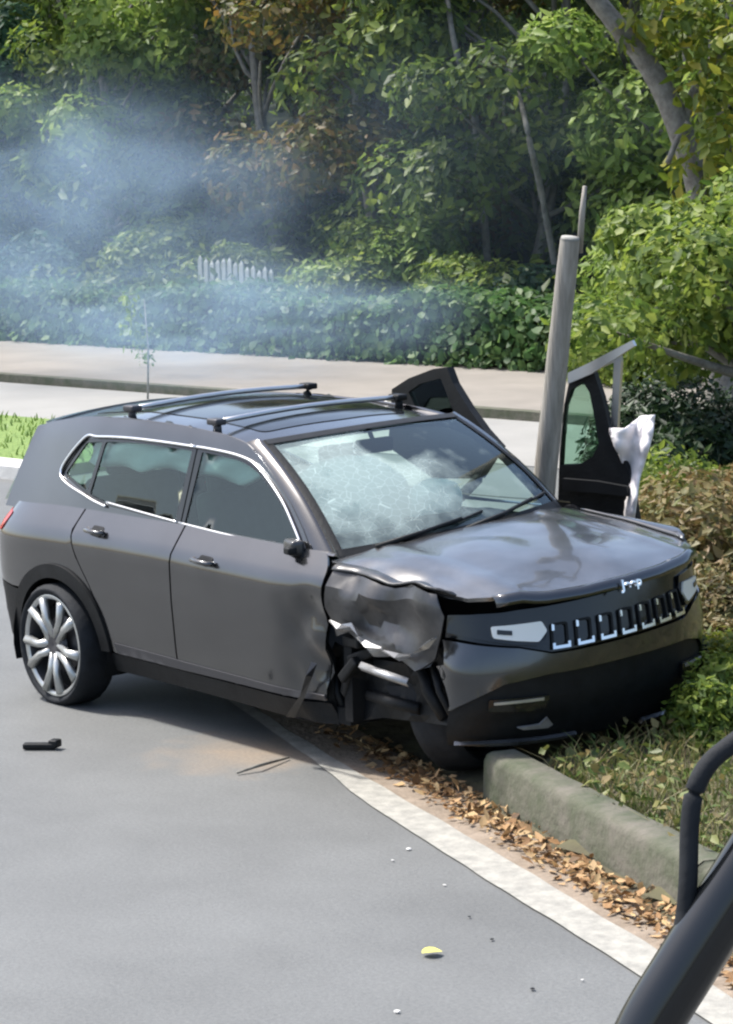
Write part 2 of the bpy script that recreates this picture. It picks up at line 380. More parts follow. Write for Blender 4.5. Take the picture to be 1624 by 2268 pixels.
panel('sill', sp([(.40, .335), (.42, .235), (2.25, .215), (2.24, .325), (1.1, .325)]), lambda a, b: S(a, b, .012), black_plastic, car, step=.06)
panel('sill', sp([(.40, .335), (.42, .235), (2.25, .215), (2.24, .325), (1.1, .325)]), lambda a, b: S(a, b, .012), black_plastic, car, step=.09, mirror=True)
# cladding above the sill, chrome-grey strip low on the doors
panel('door_cladding', rounded(sp([(.47, .40), (.50, .345), (1.10, .34), (2.24, .345), (2.24, .375), (1.1, .385)]), .01), lambda a, b: S(a, b, -.008), rim_dark, car, step=.05, th=.01)
# arch trims
def arch_ring(xc, zc, r0, r1, a0, a1, name, mirror=False):
    outer = arch(xc, zc, r1, a0, a1); inner = arch(xc, zc, r0, a1, a0)
    return panel(name, outer + inner, lambda a, b: S(a, max(b, .17), -.014), black_plastic, car, step=.035, th=.03, mirror=mirror)
arch_ring(RXC, ZC, .375, .452, 206, 2, 'arch_trim')
arch_ring(RXC, ZC, .375, .452, 206, 2, 'arch_trim', True)
arch_ring(FXC, ZC, .375, .452, 195, 25, 'arch_trim', True)
# --- fenders
fen = [(2.275, .84), (2.33, .70), (2.42, .745), (2.50, .70), (2.62, .655), (2.76, .675), (2.90, .635), (3.02, .70), (3.06, .80), (3.075, .90), (3.02, 1.0), (2.27, 1.02)]
fender = panel('fender', sp(fen), S, paint_scuffed, car, step=.042)
fender.modifiers['edges'].split_angle = R(24)
fender['label'] = 'crumpled near-side front fender with torn lower edge'
panel('fender', sp([(2.275, .34), (2.29, 1.02), (3.02, 1.0), (3.075, .9), (3.08, .72)]) + arch(FXC, ZC, .43, 45, 180), S, paint, car, step=.07, mirror=True)
HE = [(2.20, .80), (2.4, .80), (2.7, .785), (3.0, .745), (3.12, .70)]   # hood edge (x,|y|)
def hedge_y(x): return float(np.interp(x, [a for a, b in HE], [b for a, b in HE]))
for sg, mm in ((-1, paint_scuffed), (1, paint)):
    rows = []
    for k in range(24):
        x = 2.265 + (3.06 - 2.265) * k / 23
        a = S(sx(x), 1.005 + .012); b = HD(x, -hedge_y(x) - .004); row = []
        for j in range(6):
            t = j / 5; p = a * (1 - t) + b * t; p = p + np.array([0, -.006, .006]) * math.sin(t * math.pi); p[1] *= -sg * 1.0 if sg > 0 else 1
            row.append(p)
        rows.append(row)
    V, F = loft_vf(rows); V = warp(crumple(np.array(V)))
    add_solid(make('fender_top', V, F if sg < 0 else [f[::-1] for f in F], mm, car), .012)
# --- hood
hood_poly = [(2.17, -.79)] + [(x, -y) for x, y in HE] + [(3.20, -.62), (3.29, -.45), (3.345, -.22), (3.36, 0), (3.345, .22), (3.29, .45), (3.20, .62)] + [(x, y) for x, y in HE[::-1]] + [(2.17, .79), (2.27, .45), (2.32, 0), (2.27, -.45)]
hood = panel('hood', hood_poly, HD, paint_dusty, car, step=.04, outward=(0, 0, 1), th=.02)
# hood nose rolls down to the grille
rows = []
for k in range(25):
    y = -.62 + 1.24 * k / 24; xe = float(np.interp(abs(y), [0, .22, .45, .62], [3.36, 3.345, 3.29, 3.20])); a = HD(xe, y)
    row = []
    for j in range(5):
        t = j / 4; row.append(a + np.array([.035 * math.sin(t * 1.5), 0, -.045 * (1 - math.cos(t * 1.5))]))
    rows.append(row)
V, F = loft_vf(rows); add_solid(make('hood_nose', warp(crumple(np.array(V))), [f[::-1] for f in F], paint, hood), .01)
# --- front end
bump = panel('bumper', [(sx(3.075), .79), (sx(3.085), .67)] + arch(FXC, ZC, .44, 50, 18)[2:] + [(sx(3.12), .44), (sy(-.6), .575), (sy(-.42), .605), (sy(-.001), .61), (sy(-.001), .70), (sy(-.40), .70), (sy(-.55), .745)], S, paint, car, both=True, step=.045)
low = panel('lower_bumper', [(sx(3.12), .25), (sx(3.125), .435), (sy(-.6), .57), (sy(-.42), .60), (sy(-.001), .605), (sy(-.001), .24), (sy(-.55), .225)], lambda a, b: S(a, b, .015), black_plastic, car, both=True, step=.05)
[panel('skid_lip', [(sx(3.16), .262), (sy(-.6), .25), (sy(-.2), .245), (sy(-.2), .262), (sy(-.6), .268)], lambda a, b: S(a, b, -.03), paint_dusty, low, step=.05, th=.02, mirror=q) for q in (False, True)]
panel('air_intake', [(sy(-.40), .50), (sy(-.001), .51), (sy(-.001), .40), (sy(-.36), .40)], lambda a, b: S(a, b, .035), interior, low, both=True, step=.05)
gril = panel('grille', [(sx(3.085), .905), (sy(-.62), .90), (sy(-.3), .915), (sy(-.001), .92), (sy(-.001), .705), (sy(-.40), .705), (sy(-.55), .75), (sx(3.08), .80)], lambda a, b: S(a, b, .02), gloss_black, car, both=True, step=.045)
for i in range(7):
    yc = -.36 + .72 * i / 6; ring = []
    y0, y1, z0, z1 = yc - .042, yc + .042, .722, .835
    o_ = rounded([(y0, z0), (y1, z0), (y1, z1), (y0, z1)], .02); i_ = rounded([(y0 + .011, z0 + .013), (y1 - .011, z0 + .013), (y1 - .011, z1 - .011), (y0 + .011, z1 - .011)], .015)
    fS = lambda a, b, e=-.0: (lambda p: np.array([p[0], math.copysign(abs(p[1]), a), p[2]]))(S(sy(-abs(a)), b, e))
    sl = panel('slot', o_, lambda a, b: fS(a, b, .008), black_plastic, gril, step=.03, holes=[i_], th=.01, outward=(1, 0, 0))
    u_ = [(y0, z0 + .028), (y0, z0), (y1, z0), (y1, z0 + .028), (y1 - .012, z0 + .028), (y1 - .012, z0 + .014), (y0 + .012, z0 + .014), (y0 + .012, z0 + .028)]
    panel('slot_chrome', u_, lambda a, b: fS(a, b, -.008), chrome, gril, step=.02, th=.012, outward=(1, 0, 0))
    panel('slot_chrome', [(y0, z1 - .03), (y0 + .012, z1 - .03), (y0 + .012, z1 - .005), (y0, z1)], lambda a, b: fS(a, b, -.004), chrome, gril, step=.02, th=.012, outward=(1, 0, 0))
for mir in (False, True):
    hl = panel('headlight', rounded([(sx(3.10), .895), (sx(3.095), .825), (sy(-.58), .765), (sy(-.46), .745), (sy(-.41), .83), (sy(-.44), .885), (sy(-.6), .893)], .015), lambda a, b: S(a, b, .004), gloss_black, car, step=.03, mirror=mir)
    panel('lamp', rounded([(sy(-.665), .852), (sy(-.655), .80), (sy(-.465), .765), (sy(-.425), .81), (sy(-.45), .855)], .012), lambda a, b: S(a, b, -.008), lamp_lens, hl, step=.02, mirror=mir, th=.01)
    panel('lamp_slot', rounded([(sy(-.64), .838), (sy(-.64), .818), (sy(-.58), .810), (sy(-.58), .830)], .003), lambda a, b: S(a, b, -.012), gloss_black, hl, step=.02, mirror=mir, th=.004)
    fg = panel('fog_lamp', rounded([(sy(-.66), .50), (sy(-.66), .44), (sy(-.42), .42), (sy(-.40), .50)], .012), lambda a, b: S(a, b, -.004), gloss_black, car, step=.03, mirror=mir)
    panel('fog_trim', [(sy(-.64), .487), (sy(-.64), .474), (sy(-.43), .478), (sy(-.43), .492)], lambda a, b: S(a, b, -.010), rim_silver, fg, step=.03, mirror=mir, th=.006)
panel('torn_clip', [(sy(-.53), .345), (sy(-.50), .33), (sy(-.38), .325), (sy(-.36), .34), (sy(-.40), .385), (sy(-.43), .35)], lambda a, b: S(a, b, -.018), bare_metal, low, step=.02, th=.01)
panel('tail_light', rounded([(sx(-.55), 1.03), (sx(-.57), .93), (syr(-.62), .92), (syr(-.62), 1.06)], .02), lambda a, b: S(a, b, -.006), red_lens, car, step=.04)
panel('tail_light', rounded([(sx(-.55), 1.03), (sx(-.57), .93), (syr(-.62), .92), (syr(-.62), 1.06)], .02), lambda a, b: S(a, b, -.006), red_lens, car, step=.06, mirror=True)
# badge on the hood nose
bc = bpy.data.curves.new('badge', 'FONT'); bc.body = 'Jeep'; bc.size = .07; bc.extrude = .004; bc.align_x = 'CENTER'; bc.offset = .0018
bo = bpy.data.objects.new('badge_tmp', bc); COL.objects.link(bo)
dg = bpy.context.evaluated_depsgraph_get(); bme = bpy.data.meshes.new_from_object(bo.evaluated_get(dg)); bpy.data.objects.remove(bo)
Pb = np.array([v.co[:] for v in bme.vertices]); Q = np.array([HD(3.352, 0) + np.array([.070 - .25 * (p[1]), p[0], -.040 + p[1] * .85]) + np.array([p[2], 0, 0]) for p in Pb])
Q[:, 0] -= .35 * Q[:, 1] ** 2 * 2
Q = warp(crumple(Q)); make('badge', Q, [list(f.vertices) for f in bme.polygons], chrome, hood, smooth=False)

# --- greenhouse
def A_line(z): return float(np.interp(z, [1.05, 1.27, 1.40, 1.43, 1.46], [1.985, 1.70, 1.46, 1.36, 1.17]))
win_f = rounded([(.995, 1.083), (1.965, 1.06), (1.86, 1.15), (1.70, 1.275), (1.47, 1.405), (1.32, 1.445), (1.01, 1.457)], [.01, .02, .3, .3, .1, .1, .01])
win_r = rounded([(.91, 1.09), (.925, 1.457), (.45, 1.46), (.16, 1.447), (.115, 1.16), (.30, 1.125)], [.01, .01, .1, .02, .02, .05])
win_q = rounded([(.085, 1.175), (.13, 1.445), (-.03, 1.43), (-.17, 1.25)], .02)
outer_l = [(1.99, 1.052), (1.87, 1.165), (1.715, 1.29), (1.485, 1.42), (1.33, 1.462), (1.05, 1.475), (.45, 1.478), (.10, 1.465), (-.06, 1.45), (-.20, 1.25), (.10, 1.155), (.30, 1.115), (1.05, 1.072)]
# outer skin: roof side, pillars
skin_o = [(2.05, 1.05), (1.93, 1.165), (1.80, 1.27), (1.60, 1.40), (1.46, 1.48), (1.33, 1.535), (1.15, 1.557), (.8, 1.575), (.3, 1.583), (-.2, 1.568), (-.5, 1.545), (-.63, 1.52), (-.675, 1.25), (-.69, 1.05), (1.0, 1.05)]
side_skin = panel('side_frame', skin_o, GH, paint, car, step=.04, holes=[rounded(outer_l, .01)], th=.015)
panel('side_frame', skin_o, GH, paint, car, step=.06, holes=[rounded([(1.99, 1.052), (1.715, 1.29), (1.485, 1.42), (1.33, 1.462), (1.05, 1.475), (.45, 1.478), (-.06, 1.45), (-.20, 1.25), (.10, 1.155), (1.05, 1.072)], .01)], th=.015, mirror=True)
# black window surrounds, per door
fr_f = [(.968, 1.070), (1.99, 1.052), (1.87, 1.165), (1.715, 1.29), (1.485, 1.42), (1.33, 1.462), (1.05, 1.475), (.968, 1.475)]
fr_r = [(.958, 1.072), (.958, 1.475), (.45, 1.478), (.10, 1.465), (-.06, 1.45), (-.20, 1.25), (.10, 1.155), (.30, 1.115)]
panel('window_frame', fr_f, lambda a, b: GH(a, b) + [0, .004, 0], gloss_black, door_front, step=.04, holes=[win_f], th=.01)
panel('window_frame', fr_r, lambda a, b: GH(a, b) + [0, .004, 0], gloss_black, door_rear, step=.04, holes=[win_r, win_q], th=.01)
panel('pane', win_f, lambda a, b: GH(a, b) + [0, .010, 0], glass_side, door_front, step=.06, th=0)
panel('pane', win_r, lambda a, b: GH(a, b) + [0, .010, 0], glass_side, door_rear, step=.06, th=0)
panel('pane', win_q, lambda a, b: GH(a, b) + [0, .010, 0], glass_side, door_rear, step=.06, th=0)
def trim(name, pts, w, m, parent, off=.009):
    P = [GH(a, b) for a, b in catmull(pts, 8)]; P = warp(np.array(P)); P[:, 1] -= off
    return make(name, *tube_vf(P, w, 6), m, parent)
trim('chrome_trim', [(1.985, 1.065), (1.87, 1.170), (1.715, 1.295), (1.485, 1.427), (1.33, 1.468), (1.055, 1.481), (.968, 1.482)], .008, chrome, door_front)
trim('chrome_trim', [(.958, 1.482), (.45, 1.484), (.10, 1.472), (-.05, 1.455), (-.205, 1.25), (.10, 1.150), (.30, 1.110)], .008, chrome, door_rear)
def belt_trim(x0, x1, parent):
    P = warp(np.array([GH(x, BELT(x)) + [0, -.012, .012] for x in np.linspace(x0, x1, 24)])); make('belt_trim', *tube_vf(P, .007, 6), silver, parent)
belt_trim(.97, 1.97, door_front); belt_trim(.31, .955, door_rear)
# shoulder ledge between body side and glass
rows = []
for k in range(50):
    x = -.64 + (2.2 + .64) * k / 49; a = S(sx(x), 1.070, .018); b = GH(x, 1.06); b[2] = 1.082; b[1] += .025
    if x > 2.0: b[1] += .0
    rows.append([a, (a + b) / 2 + [0, 0, .004], b])
V, F = loft_vf(rows); make('shoulder_seal', warp(crumple(np.array(V))), F, paint, car)
V = np.array(V); V[:, 1] *= -1; make('shoulder_seal', warp(V), [f[::-1] for f in F], paint, car)
# door handles
for x, z, d in ((1.24, .952, door_front), (.25, .995, door_rear)):
    c = S(sx(x), z); c2 = S(sx(x + .17), z - .006)
    P = warp(np.array([c + [0, -.006, 0], c + [.02, -.035, 0], (c + c2) / 2 + [0, -.042, 0], c2 + [-.02, -.035, 0], c2 + [0, -.006, 0]]))
    make('handle', *tube_vf(P, [.011, .014, .014, .014, .011], 8), paint, d)
    panel('handle_cup', rounded([(sx(x + .03), z + .022), (sx(x + .14), z + .02), (sx(x + .14), z - .028), (sx(x + .03), z - .026)], .02), lambda a, b: S(a, b, -.003), black_plastic, d, step=.03, th=.004)
# broken mirror base on the near door
P = w1(GH(1.93, 1.085) + np.array([0, -.03, 0]))
mb = make('mirror_stub', *box_vf(P, (.13, .07, .075), rz=-.3, bev=.02), paint_scuffed, car)
make('mirror_cable', *box_vf(P + np.array([.03, -.045, -.01]), (.06, .05, .035), rz=-.2, bev=.01), black_plastic, mb)
# roof
roof_poly = [(x, -roof_w(x)) for x in np.linspace(-.60, 1.40, 14)] + [(1.44, -.4), (1.46, 0), (1.44, .4)] + [(x, roof_w(x)) for x in np.linspace(1.40, -.60, 14)] + [(-.64, .35), (-.65, 0), (-.64, -.35)]
sun_poly = rounded([(1.22, -.47), (1.26, 0), (1.22, .47), (-.30, .46), (-.30, -.46)], .06)
roof = panel('roof', roof_poly, RF, paint, car, step=.06, holes=[sun_poly], outward=(0, 0, 1), th=.02)
panel('sunroof', sun_poly, lambda a, b: RF(a, b) + [0, 0, .004], glass_roof, roof, step=.08, outward=(0, 0, 1), th=.012)
for sg in (-1, 1):     # gutter strip joining roof and side
    rows = []
    for k in range(40):
        x = -.62 + 2.02 * k / 39; zt = float(np.interp(x, [-.80, -.64, -.2, .3, .8, 1.15, 1.33, 1.46], [1.50, 1.52, 1.568, 1.583, 1.575, 1.557, 1.535, 1.48]))
        a = GH(x, zt - .014) + [0, .006, 0]; b = RF(x, -roof_w(x) + .012) - [0, 0, .005]; rows.append([a, GH(x, zt) + [0, .001, .003], (GH(x, zt) + RF(x, -roof_w(x))) / 2 + [0, -.002, .006], RF(x, -roof_w(x)) + [0, 0, .004], b])
    V, F = loft_vf(rows); V = np.array(V); V[:, 1] *= -sg * 1 if sg > 0 else 1
    make('roof_edge', warp(V), F if sg < 0 else [f[::-1] for f in F], paint, roof)
panel('spoiler', [(-.60, -.57), (-.60, .57), (-.72, .50), (-.74, 0), (-.72, -.50)], lambda a, b: RF(a, b) + [0, 0, .008], paint, roof, step=.07, outward=(0, 0, 1), th=.03)
# tailgate glass + rear pillars
rows = [[np.array([-.755 + .02 * abs(y), y, 1.08]) for y in np.linspace(-.72, .72, 9)], [np.array([-.66, y * .80, 1.52]) for y in np.linspace(-.72, .72, 9)]]
V, F = loft_vf(rows); make('rear_glass', warp(np.array(V)), F, glass_side, car)
# crossbars
for (a, b) in (((490, 930), (790, 858)), ((345, 896), (612, 838))):
    x0 = {490: 1.02, 345: .30}[a[0]]
    p0, p1 = w1(RF(x0, -.60)) + np.array([0, 0, .055]), w1(RF(x0 - .03, .60)) + np.array([0, 0, .055])
    c = (p0 + p1) / 2; dirv = (p1 - p0) / np.linalg.norm(p1 - p0)
    
    pts = [p0 + (p1 - p0) * t + np.array([0, 0, .02 * math.sin(t * math.pi)]) for t in np.linspace(0, 1, 9)]
    V, F = tube_vf(pts, .014, 10); V = [Vector(c + (np.array(v) - c) * 1.0) for v in V]
    cb = make('crossbar', V, F, silver, car)
    for e, d in ((p0, -1), (p1, 1)):
        g = np.array([e[0], e[1] * .985, RF(min(1.3, e[0]), np.clip(e[1], -.62, .62))[2]])
        top = w1(RF(min(1.35, e[0]), np.clip(e[1], -.60, .60)))
        V, F = join_vf(box_vf(e + np.array([0, 0, .002]), (.07, .09, .034), rz=math.atan2(dirv[1], dirv[0]), bev=.012), tube_vf([e + np.array([0, 0, -.01]), (e + top) / 2 + np.array([0, 0, -.005]), [e[0], e[1], top[2] - .02]], [.024, .022, .028], 8))
        make('foot', V, F, black_plastic if d > 0 else rim_dark, cb)
# windshield, pillars, cowl, wipers
V2, F = tri2d([(-1, 0), (1, 0), (1, 1), (-1, 1)], .07)
Pw = np.array([WS(a, b) for a, b in V2]); make('windshield', warp(Pw), F, glass_ws, car)
for sg in (-1, 1):
    rows = []; rowsb = []
    for k in range(26):
        t = k / 25; e = WS(sg, t); z = 1.05 + (1.535 - 1.05) * t
        xo = float(np.interp(z, [1.05, 1.165, 1.27, 1.40, 1.48, 1.535], [2.05, 1.93, 1.80, 1.60, 1.46, 1.33])); g = GH(xo - .015, z) + [0, .004, 0]; g[1] *= -sg
        m_ = (e * .55 + g * .45) + np.array([.02, .012 * sg, .016]); e2 = e * .82 + g * .18 + np.array([.006, 0, .006])
        rows.append([g, m_, e2]); rowsb.append([e2, e + np.array([.006, -.012 * sg, .004]), WS(sg * .955, t) + np.array([.004, 0, .003])])
    V, F = loft_vf(rows); make('pillar', warp(np.array(V)), F[::1] if sg > 0 else [f[::-1] for f in F], paint, car)
    V, F = loft_vf(rowsb); make('pillar_seal', warp(np.array(V)), F if sg > 0 else [f[::-1] for f in F], black_plastic, car)
rows = []
for a in np.linspace(-1, 1, 25):
    e = WS(a, 1.0); xr = float(np.interp(abs(e[1]), [0, .4, .62], [1.46, 1.44, 1.40])); r = RF(xr, e[1]); rows.append([WS(a, .955) + [.004, 0, .006], e + [.0, 0, .006], r + [0, 0, .001]])
V, F = loft_vf(rows); make('windshield_header', warp(np.array(V)), F, black_plastic, car)
rows = []
for a in np.linspace(-1, 1, 25):
    e = WS(a, 0.0); xh = float(np.interp(abs(e[1]), [0, .45, .79], [2.33, 2.28, 2.17])); h = HD(max(xh, e[0] + .03), e[1]); rows.append([WS(a, .05) + [.003, 0, .003], e + [.02, 0, -.012], h + [.02, 0, -.035]])
V, F = loft_vf(rows); make('cowl', warp(np.array(V)), F, black_plastic, car)
for (a0, a1, b1) in ((-.05, .72, .10), (-.75, -.02, .09)):
    P = warp(np.array([WS(a0, .02) + [.03, 0, .01], WS(a0 * .5 + a1 * .5, .05) + [.022, 0, .02], WS(a1, b1) + [.012, 0, .018]]))
    wp = make('wiper', *tube_vf(P, [.016, .011, .008], 6), black_plastic, car)
    P = warp(np.array([WS(a0 * .7 + a1 * .3, .045) + [.01, 0, .006], WS(a1, b1) + [.008, 0, .008], WS(min(.97, a1 + .22), b1 + .03) + [.008, 0, .006]]))
    make('blade', *tube_vf(P, .008, 5), rubber, wp)
# --- inside and under
hullp = [(sx(2.23), 1.04), (sx(-.6), 1.04), (sx(-.52), .62)] + arch(RXC, ZC, .44, 140, 10) + [(sx(.5), .25), (sx(2.23), .25)]
panel('inner_panel', hullp, lambda a, b: S(a, b, .05), interior, car, step=.10, th=.004)
panel('inner_panel', [(sx(2.23), 1.0), (sx(1.2), 1.0), (sx(1.2), .25), (sx(2.23), .25)], lambda a, b: S(a, b, .06), interior, car, step=.2, th=.004, mirror=True)
panel('inner_panel', [(sx(.2), 1.04), (sx(-.6), 1.04), (sx(-.52), .62)] + arch(RXC, ZC, .44, 140, 10), lambda a, b: S(a, b, .05), interior, car, step=.15, th=.004, mirror=True)
make('floor_pan', *join_vf(box_vf((.8, 0, .27), (3.0, 1.5, .08)), box_vf((2.32, 0, .62), (.06, 1.55, .72)), box_vf((2.75, .05, .62), (.8, .92, .62)), box_vf((-.35, 0, .55), (.8, 1.0, .5)), box_vf((3.1, 0, .55), (.2, 1.1, .6))), interior, car, smooth=False)
for xc, sgs in ((RXC, (-1, 1)), (FXC, (1,))):
    for sg in sgs:
        rows = []
        for k in range(17):
            t = R(-20 + 220 * k / 16); rows.append([np.array([xc + .43 * math.cos(t), sg * y, max(.2, ZC + .42 * math.sin(t))]) for y in (.86, .55)])
        V, F = loft_vf(rows); make('wheel_liner', warp(np.array(V)), F, black_plastic, car)
make('wheel_liner', *join_vf(*[box_vf(w1((FXC - .37 + .02 * i, -.62 - .03 * (i % 2), .45 + .07 * i)), (.16, .30, .05), ry=-1.1 + .35 * i, rz=.2 * (i % 3 - 1), bev=.012) for i in range(5)]), black_plastic, car)
make('dashboard', *box_vf((1.88, 0, .97), (.42, 1.36, .26), bev=.07), interior, car)
def seat(x, y, w=.5):
    V, F = join_vf(box_vf((x + .22, y, .60), (.52, w, .16), ry=-.1, bev=.05), box_vf((x - .06, y, .92), (.15, w * .96, .62), ry=-.22, bev=.06))
    s = make('seat', V, F, seat_cloth, car); make('headrest', *box_vf((x - .17, y, 1.30), (.10, .26, .17), ry=-.2, bev=.04), seat_cloth, s)
seat(1.0, -.37); seat(1.0, .37); seat(.05, -.40, .6); seat(.05, .40, .6)
th = [(1.62 + .17 * math.sin(t) * -.35, .37 + .18 * math.cos(t), 1.03 + .17 * math.sin(t)) for t in np.linspace(0, 2 * math.pi, 25)]
make('steering_wheel', *join_vf(tube_vf(th, .016, 6, False), box_vf((1.62, .37, 1.03), (.05, .3, .05), bev=.01)), interior, car)
def blob(name, c, r, m, seed, amp=.12, rot=0, nz=3):
    bm = bmesh.new(); bmesh.ops.create_icosphere(bm, subdivisions=4, radius=1)
    for v in bm.verts:
        d = 1 + amp * noise.noise(v.co * 1.6 + Vector((seed, 0, 0))) + amp * .35 * fold(v.co.x + v.co.y * .7 + v.co.z * .4, 2.3, seed); q = v.co * d
        v.co = Vector((math.copysign(abs(q.x) ** .85, q.x) * r[0], math.copysign(abs(q.y) ** .85, q.y) * r[1], math.copysign(abs(q.z) ** .85, q.z) * r[2]))
    bm.transform(Matrix.Translation(c) @ Matrix.Rotation(rot, 4, 'Y')); V, F = to_vf(bm); bm.free()
    return make(name, warp(np.array(V)), F, m, car)
blob('airbag', (1.70, -.30, 1.23), (.26, .33, .17), airbag_cloth, 3, rot=.55)
blob('airbag', (1.55, .36, 1.06), (.10, .20, .17), airbag_cloth, 8, rot=.3)
rows = []
for k in range(40):
    x = -.05 + 1.5 * k / 39; zt = 1.46 - .02 * abs(x - .6); d = .135 + .014 * math.sin(x * 5) + .006 * math.sin(x * 17); d = min(d, max(.03, (1.62 - x) * .4))
    rows.append([GH(x, zt - d * j / 4) + [0, .045 + .02 * math.sin(x * 14 + j) + .02 * j / 4, 0] for j in range(5)])
V, F = loft_vf(rows); add_solid(make('curtain_airbag', warp(np.array(V)), F, airbag_cloth, car), .03)
mv = make('rear_view_mirror', *box_vf(w1((1.50, 0.02, 1.45)), (.05, .24, .075), rz=.1, bev=.015), interior, car)
make('mirror_stem', *tube_vf([w1((1.50, .02, 1.46)), w1((1.47, .0, 1.545))], .012, 6), interior, mv)

# --- wheels
def ring_vf(prof, n=48):
    V, F = [], []; k = len(prof)
    for i in range(n):
        t = 2 * math.pi * i / n
        for (y, r) in prof: V.append((r * math.cos(t), y, r * math.sin(t)))
    for i in range(n):
        for j in range(k - 1): F.append([i * k + j, i * k + j + 1, ((i + 1) % n) * k + j + 1, ((i + 1) % n) * k + j])
    return V, F
def wheel(c, rz=0, rx=0, flat=.0, sgn=-1, spin=.1, parent=car):
    M = Matrix.Translation(c) @ Matrix.Rotation(rz, 4, 'Z') @ Matrix.Rotation(rx, 4, 'X') @ (Matrix.Rotation(math.pi, 4, 'Z') if sgn > 0 else Matrix())
    def fin(v, low=None):
        out = []
        for p in v:
            q = M @ Matrix.Rotation(spin, 4, 'Y') @ Vector(p)
            if low is not None and q.z < low: q.z = low
            out.append(q)
        return out
    RT, RR = .338, .278
    V, F = ring_vf([(-.085, RR), (-.105, RR + .02), (-.112, RR + .035), (-.105, RT - .02), (-.088, RT - .003), (-.05, RT), (.05, RT), (.09, RT - .003), (.105, RT - .02), (.11, RR + .04), (.08, RR)], 56)
    # tread grooves as real relief
    V = [(x * (1 - .012 * ((int(math.degrees(math.atan2(z, x)) // 6.43) % 2))) if abs(y) < .1 and math.hypot(x, z) > RT - .006 else x, y, z) for x, y, z in V]
    w = make('wheel', fin(V, flat), F, rubber, parent)
    V, F = ring_vf([(-.096, RR + .003), (-.10, RR - .006), (-.085, RR - .022)], 56)
    rm = make('rim', fin(V), F, rim_silver, w)
    V, F = ring_vf([(-.084, RR - .021), (-.02, RR - .045), (.06, RR - .03), (.06, RR)], 40); make('barrel', fin(V), F, rim_dark, w)
    parts = []
    for i in range(5):
        a = 2 * math.pi * i / 5
        for da in (-.20, .20):
            p0 = (.05 * math.cos(a + da * 2.2), -.072, .05 * math.sin(a + da * 2.2)); pm = (.15 * math.cos(a + da * .95), -.088, .15 * math.sin(a + da * .95)); p1 = ((RR - .012) * math.cos(a + da * 1.35), -.09, (RR - .012) * math.sin(a + da * 1.35))
            parts.append(tube_vf([p0, pm, p1], [.026, .022, .030], 6))
    make('spokes', fin(join_vf(*parts)[0]), join_vf(*parts)[1], rim_silver, w)
    V, F = ring_vf([(-.085, .0001), (-.094, .04), (-.09, .085), (-.06, .10)], 24); make('hub', fin(V), F, rim_dark, w)
    V, F = ring_vf([(-.03, .0001), (-.03, .15), (-.02, .16)], 32); make('brake_disc', fin(V), F, rim_dark, w)
    V, F = ring_vf([(.0, .0001), (.0, RR - .03)], 32); make('wheel_back', fin(V), F, interior, w)
    return w
wc = w1((RXC, -.80, .33)); wc[2] = .325
wheel(wc, flat=.0, spin=.35)
wc2 = w1((RXC, .80, .33)); wheel((wc2[0], wc2[1], .33), sgn=1)
wheel((2.68, -.37, .36), rz=R(-70), rx=R(14), flat=.03, spin=.5)
wl = w1((FXC, .80, .36)); wheel((wl[0], wl[1], .44), sgn=1, rz=R(-20))
# broken suspension bits, torn strips
q = [on(800, 1475, 1, -.86), on(840, 1490, 1, -.88), on(905, 1512, 1, -.88)]
V, F = loft_vf([[p + np.array([0, 0, .022]), p + np.array([.01, -.025, .0]), p + np.array([0, 0, -.022])] for p in q]); add_solid(make('torn_strip', V, F, bare_metal, car), .006)
q = [on(640, 1590, 1, -.88), on(665, 1545, 1, -.91), on(685, 1500, 1, -.93), on(690, 1470, 1, -.90)]
V, F = loft_vf([[p + np.array([-.022 + .012 * (i % 2), .01, 0]), p + np.array([.0, -.02 + .02 * (i % 2), .01]), p + np.array([.02 - .01 * (i % 3), .02, .0])] for i, p in enumerate(q)]); add_solid(make('torn_sill', V, F, paint_scuffed, car, smooth=False), .006)
for (pts_, mm_) in (([(728, 1375), (752, 1392), (775, 1388), (800, 1408)], paint_dusty), ([(790, 1412), (815, 1432), (842, 1436)], bare_metal), ([(845, 1442), (880, 1456), (908, 1452)], paint_dusty), ([(915, 1445), (945, 1428), (962, 1412)], paint_dusty)):
    rows = []
    for k, (u_, v_) in enumerate(pts_):
        p = on(u_, v_, 1, -.895); w_ = .018 * (1 if 0 < k < len(pts_) - 1 else .25); rows.append([p + np.array([0, .01, w_]), p + np.array([0, -.018 * (k % 2), 0]), p + np.array([.008, .006, -w_])])
    V, F = loft_vf(rows); add_solid(make('torn_edge', V, F, mm_, fender, smooth=False), .004)
V2, F = tri2d([(742, 1420), (800, 1455), (900, 1470), (985, 1430), (1020, 1470), (1040, 1560), (1010, 1610), (940, 1600), (850, 1590), (770, 1600), (720, 1590), (712, 1500)], 22)
V = [on(a, b, 1, -.70 + .05 * noise.noise(Vector((a * .02, b * .02, 0))) + .03 * fold(a + b * .6, .011, 0)) for a, b in V2]
make('torn_liner', V, F, black_plastic, car, smooth=False)
for i, (a, b, r) in enumerate((((935, 1480), (985, 1590), .03), ((960, 1470), (1010, 1600), .018), ((820, 1540), (930, 1570), .03), ((745, 1480), (770, 1590), .02))):
    make('suspension_arm', *tube_vf([on(*a, 1, -.71), (on(*a, 1, -.71) + on(*b, 1, -.71)) / 2 + np.array([0, -.03, .01]), on(*b, 1, -.71)], r, 8), black_plastic, car)
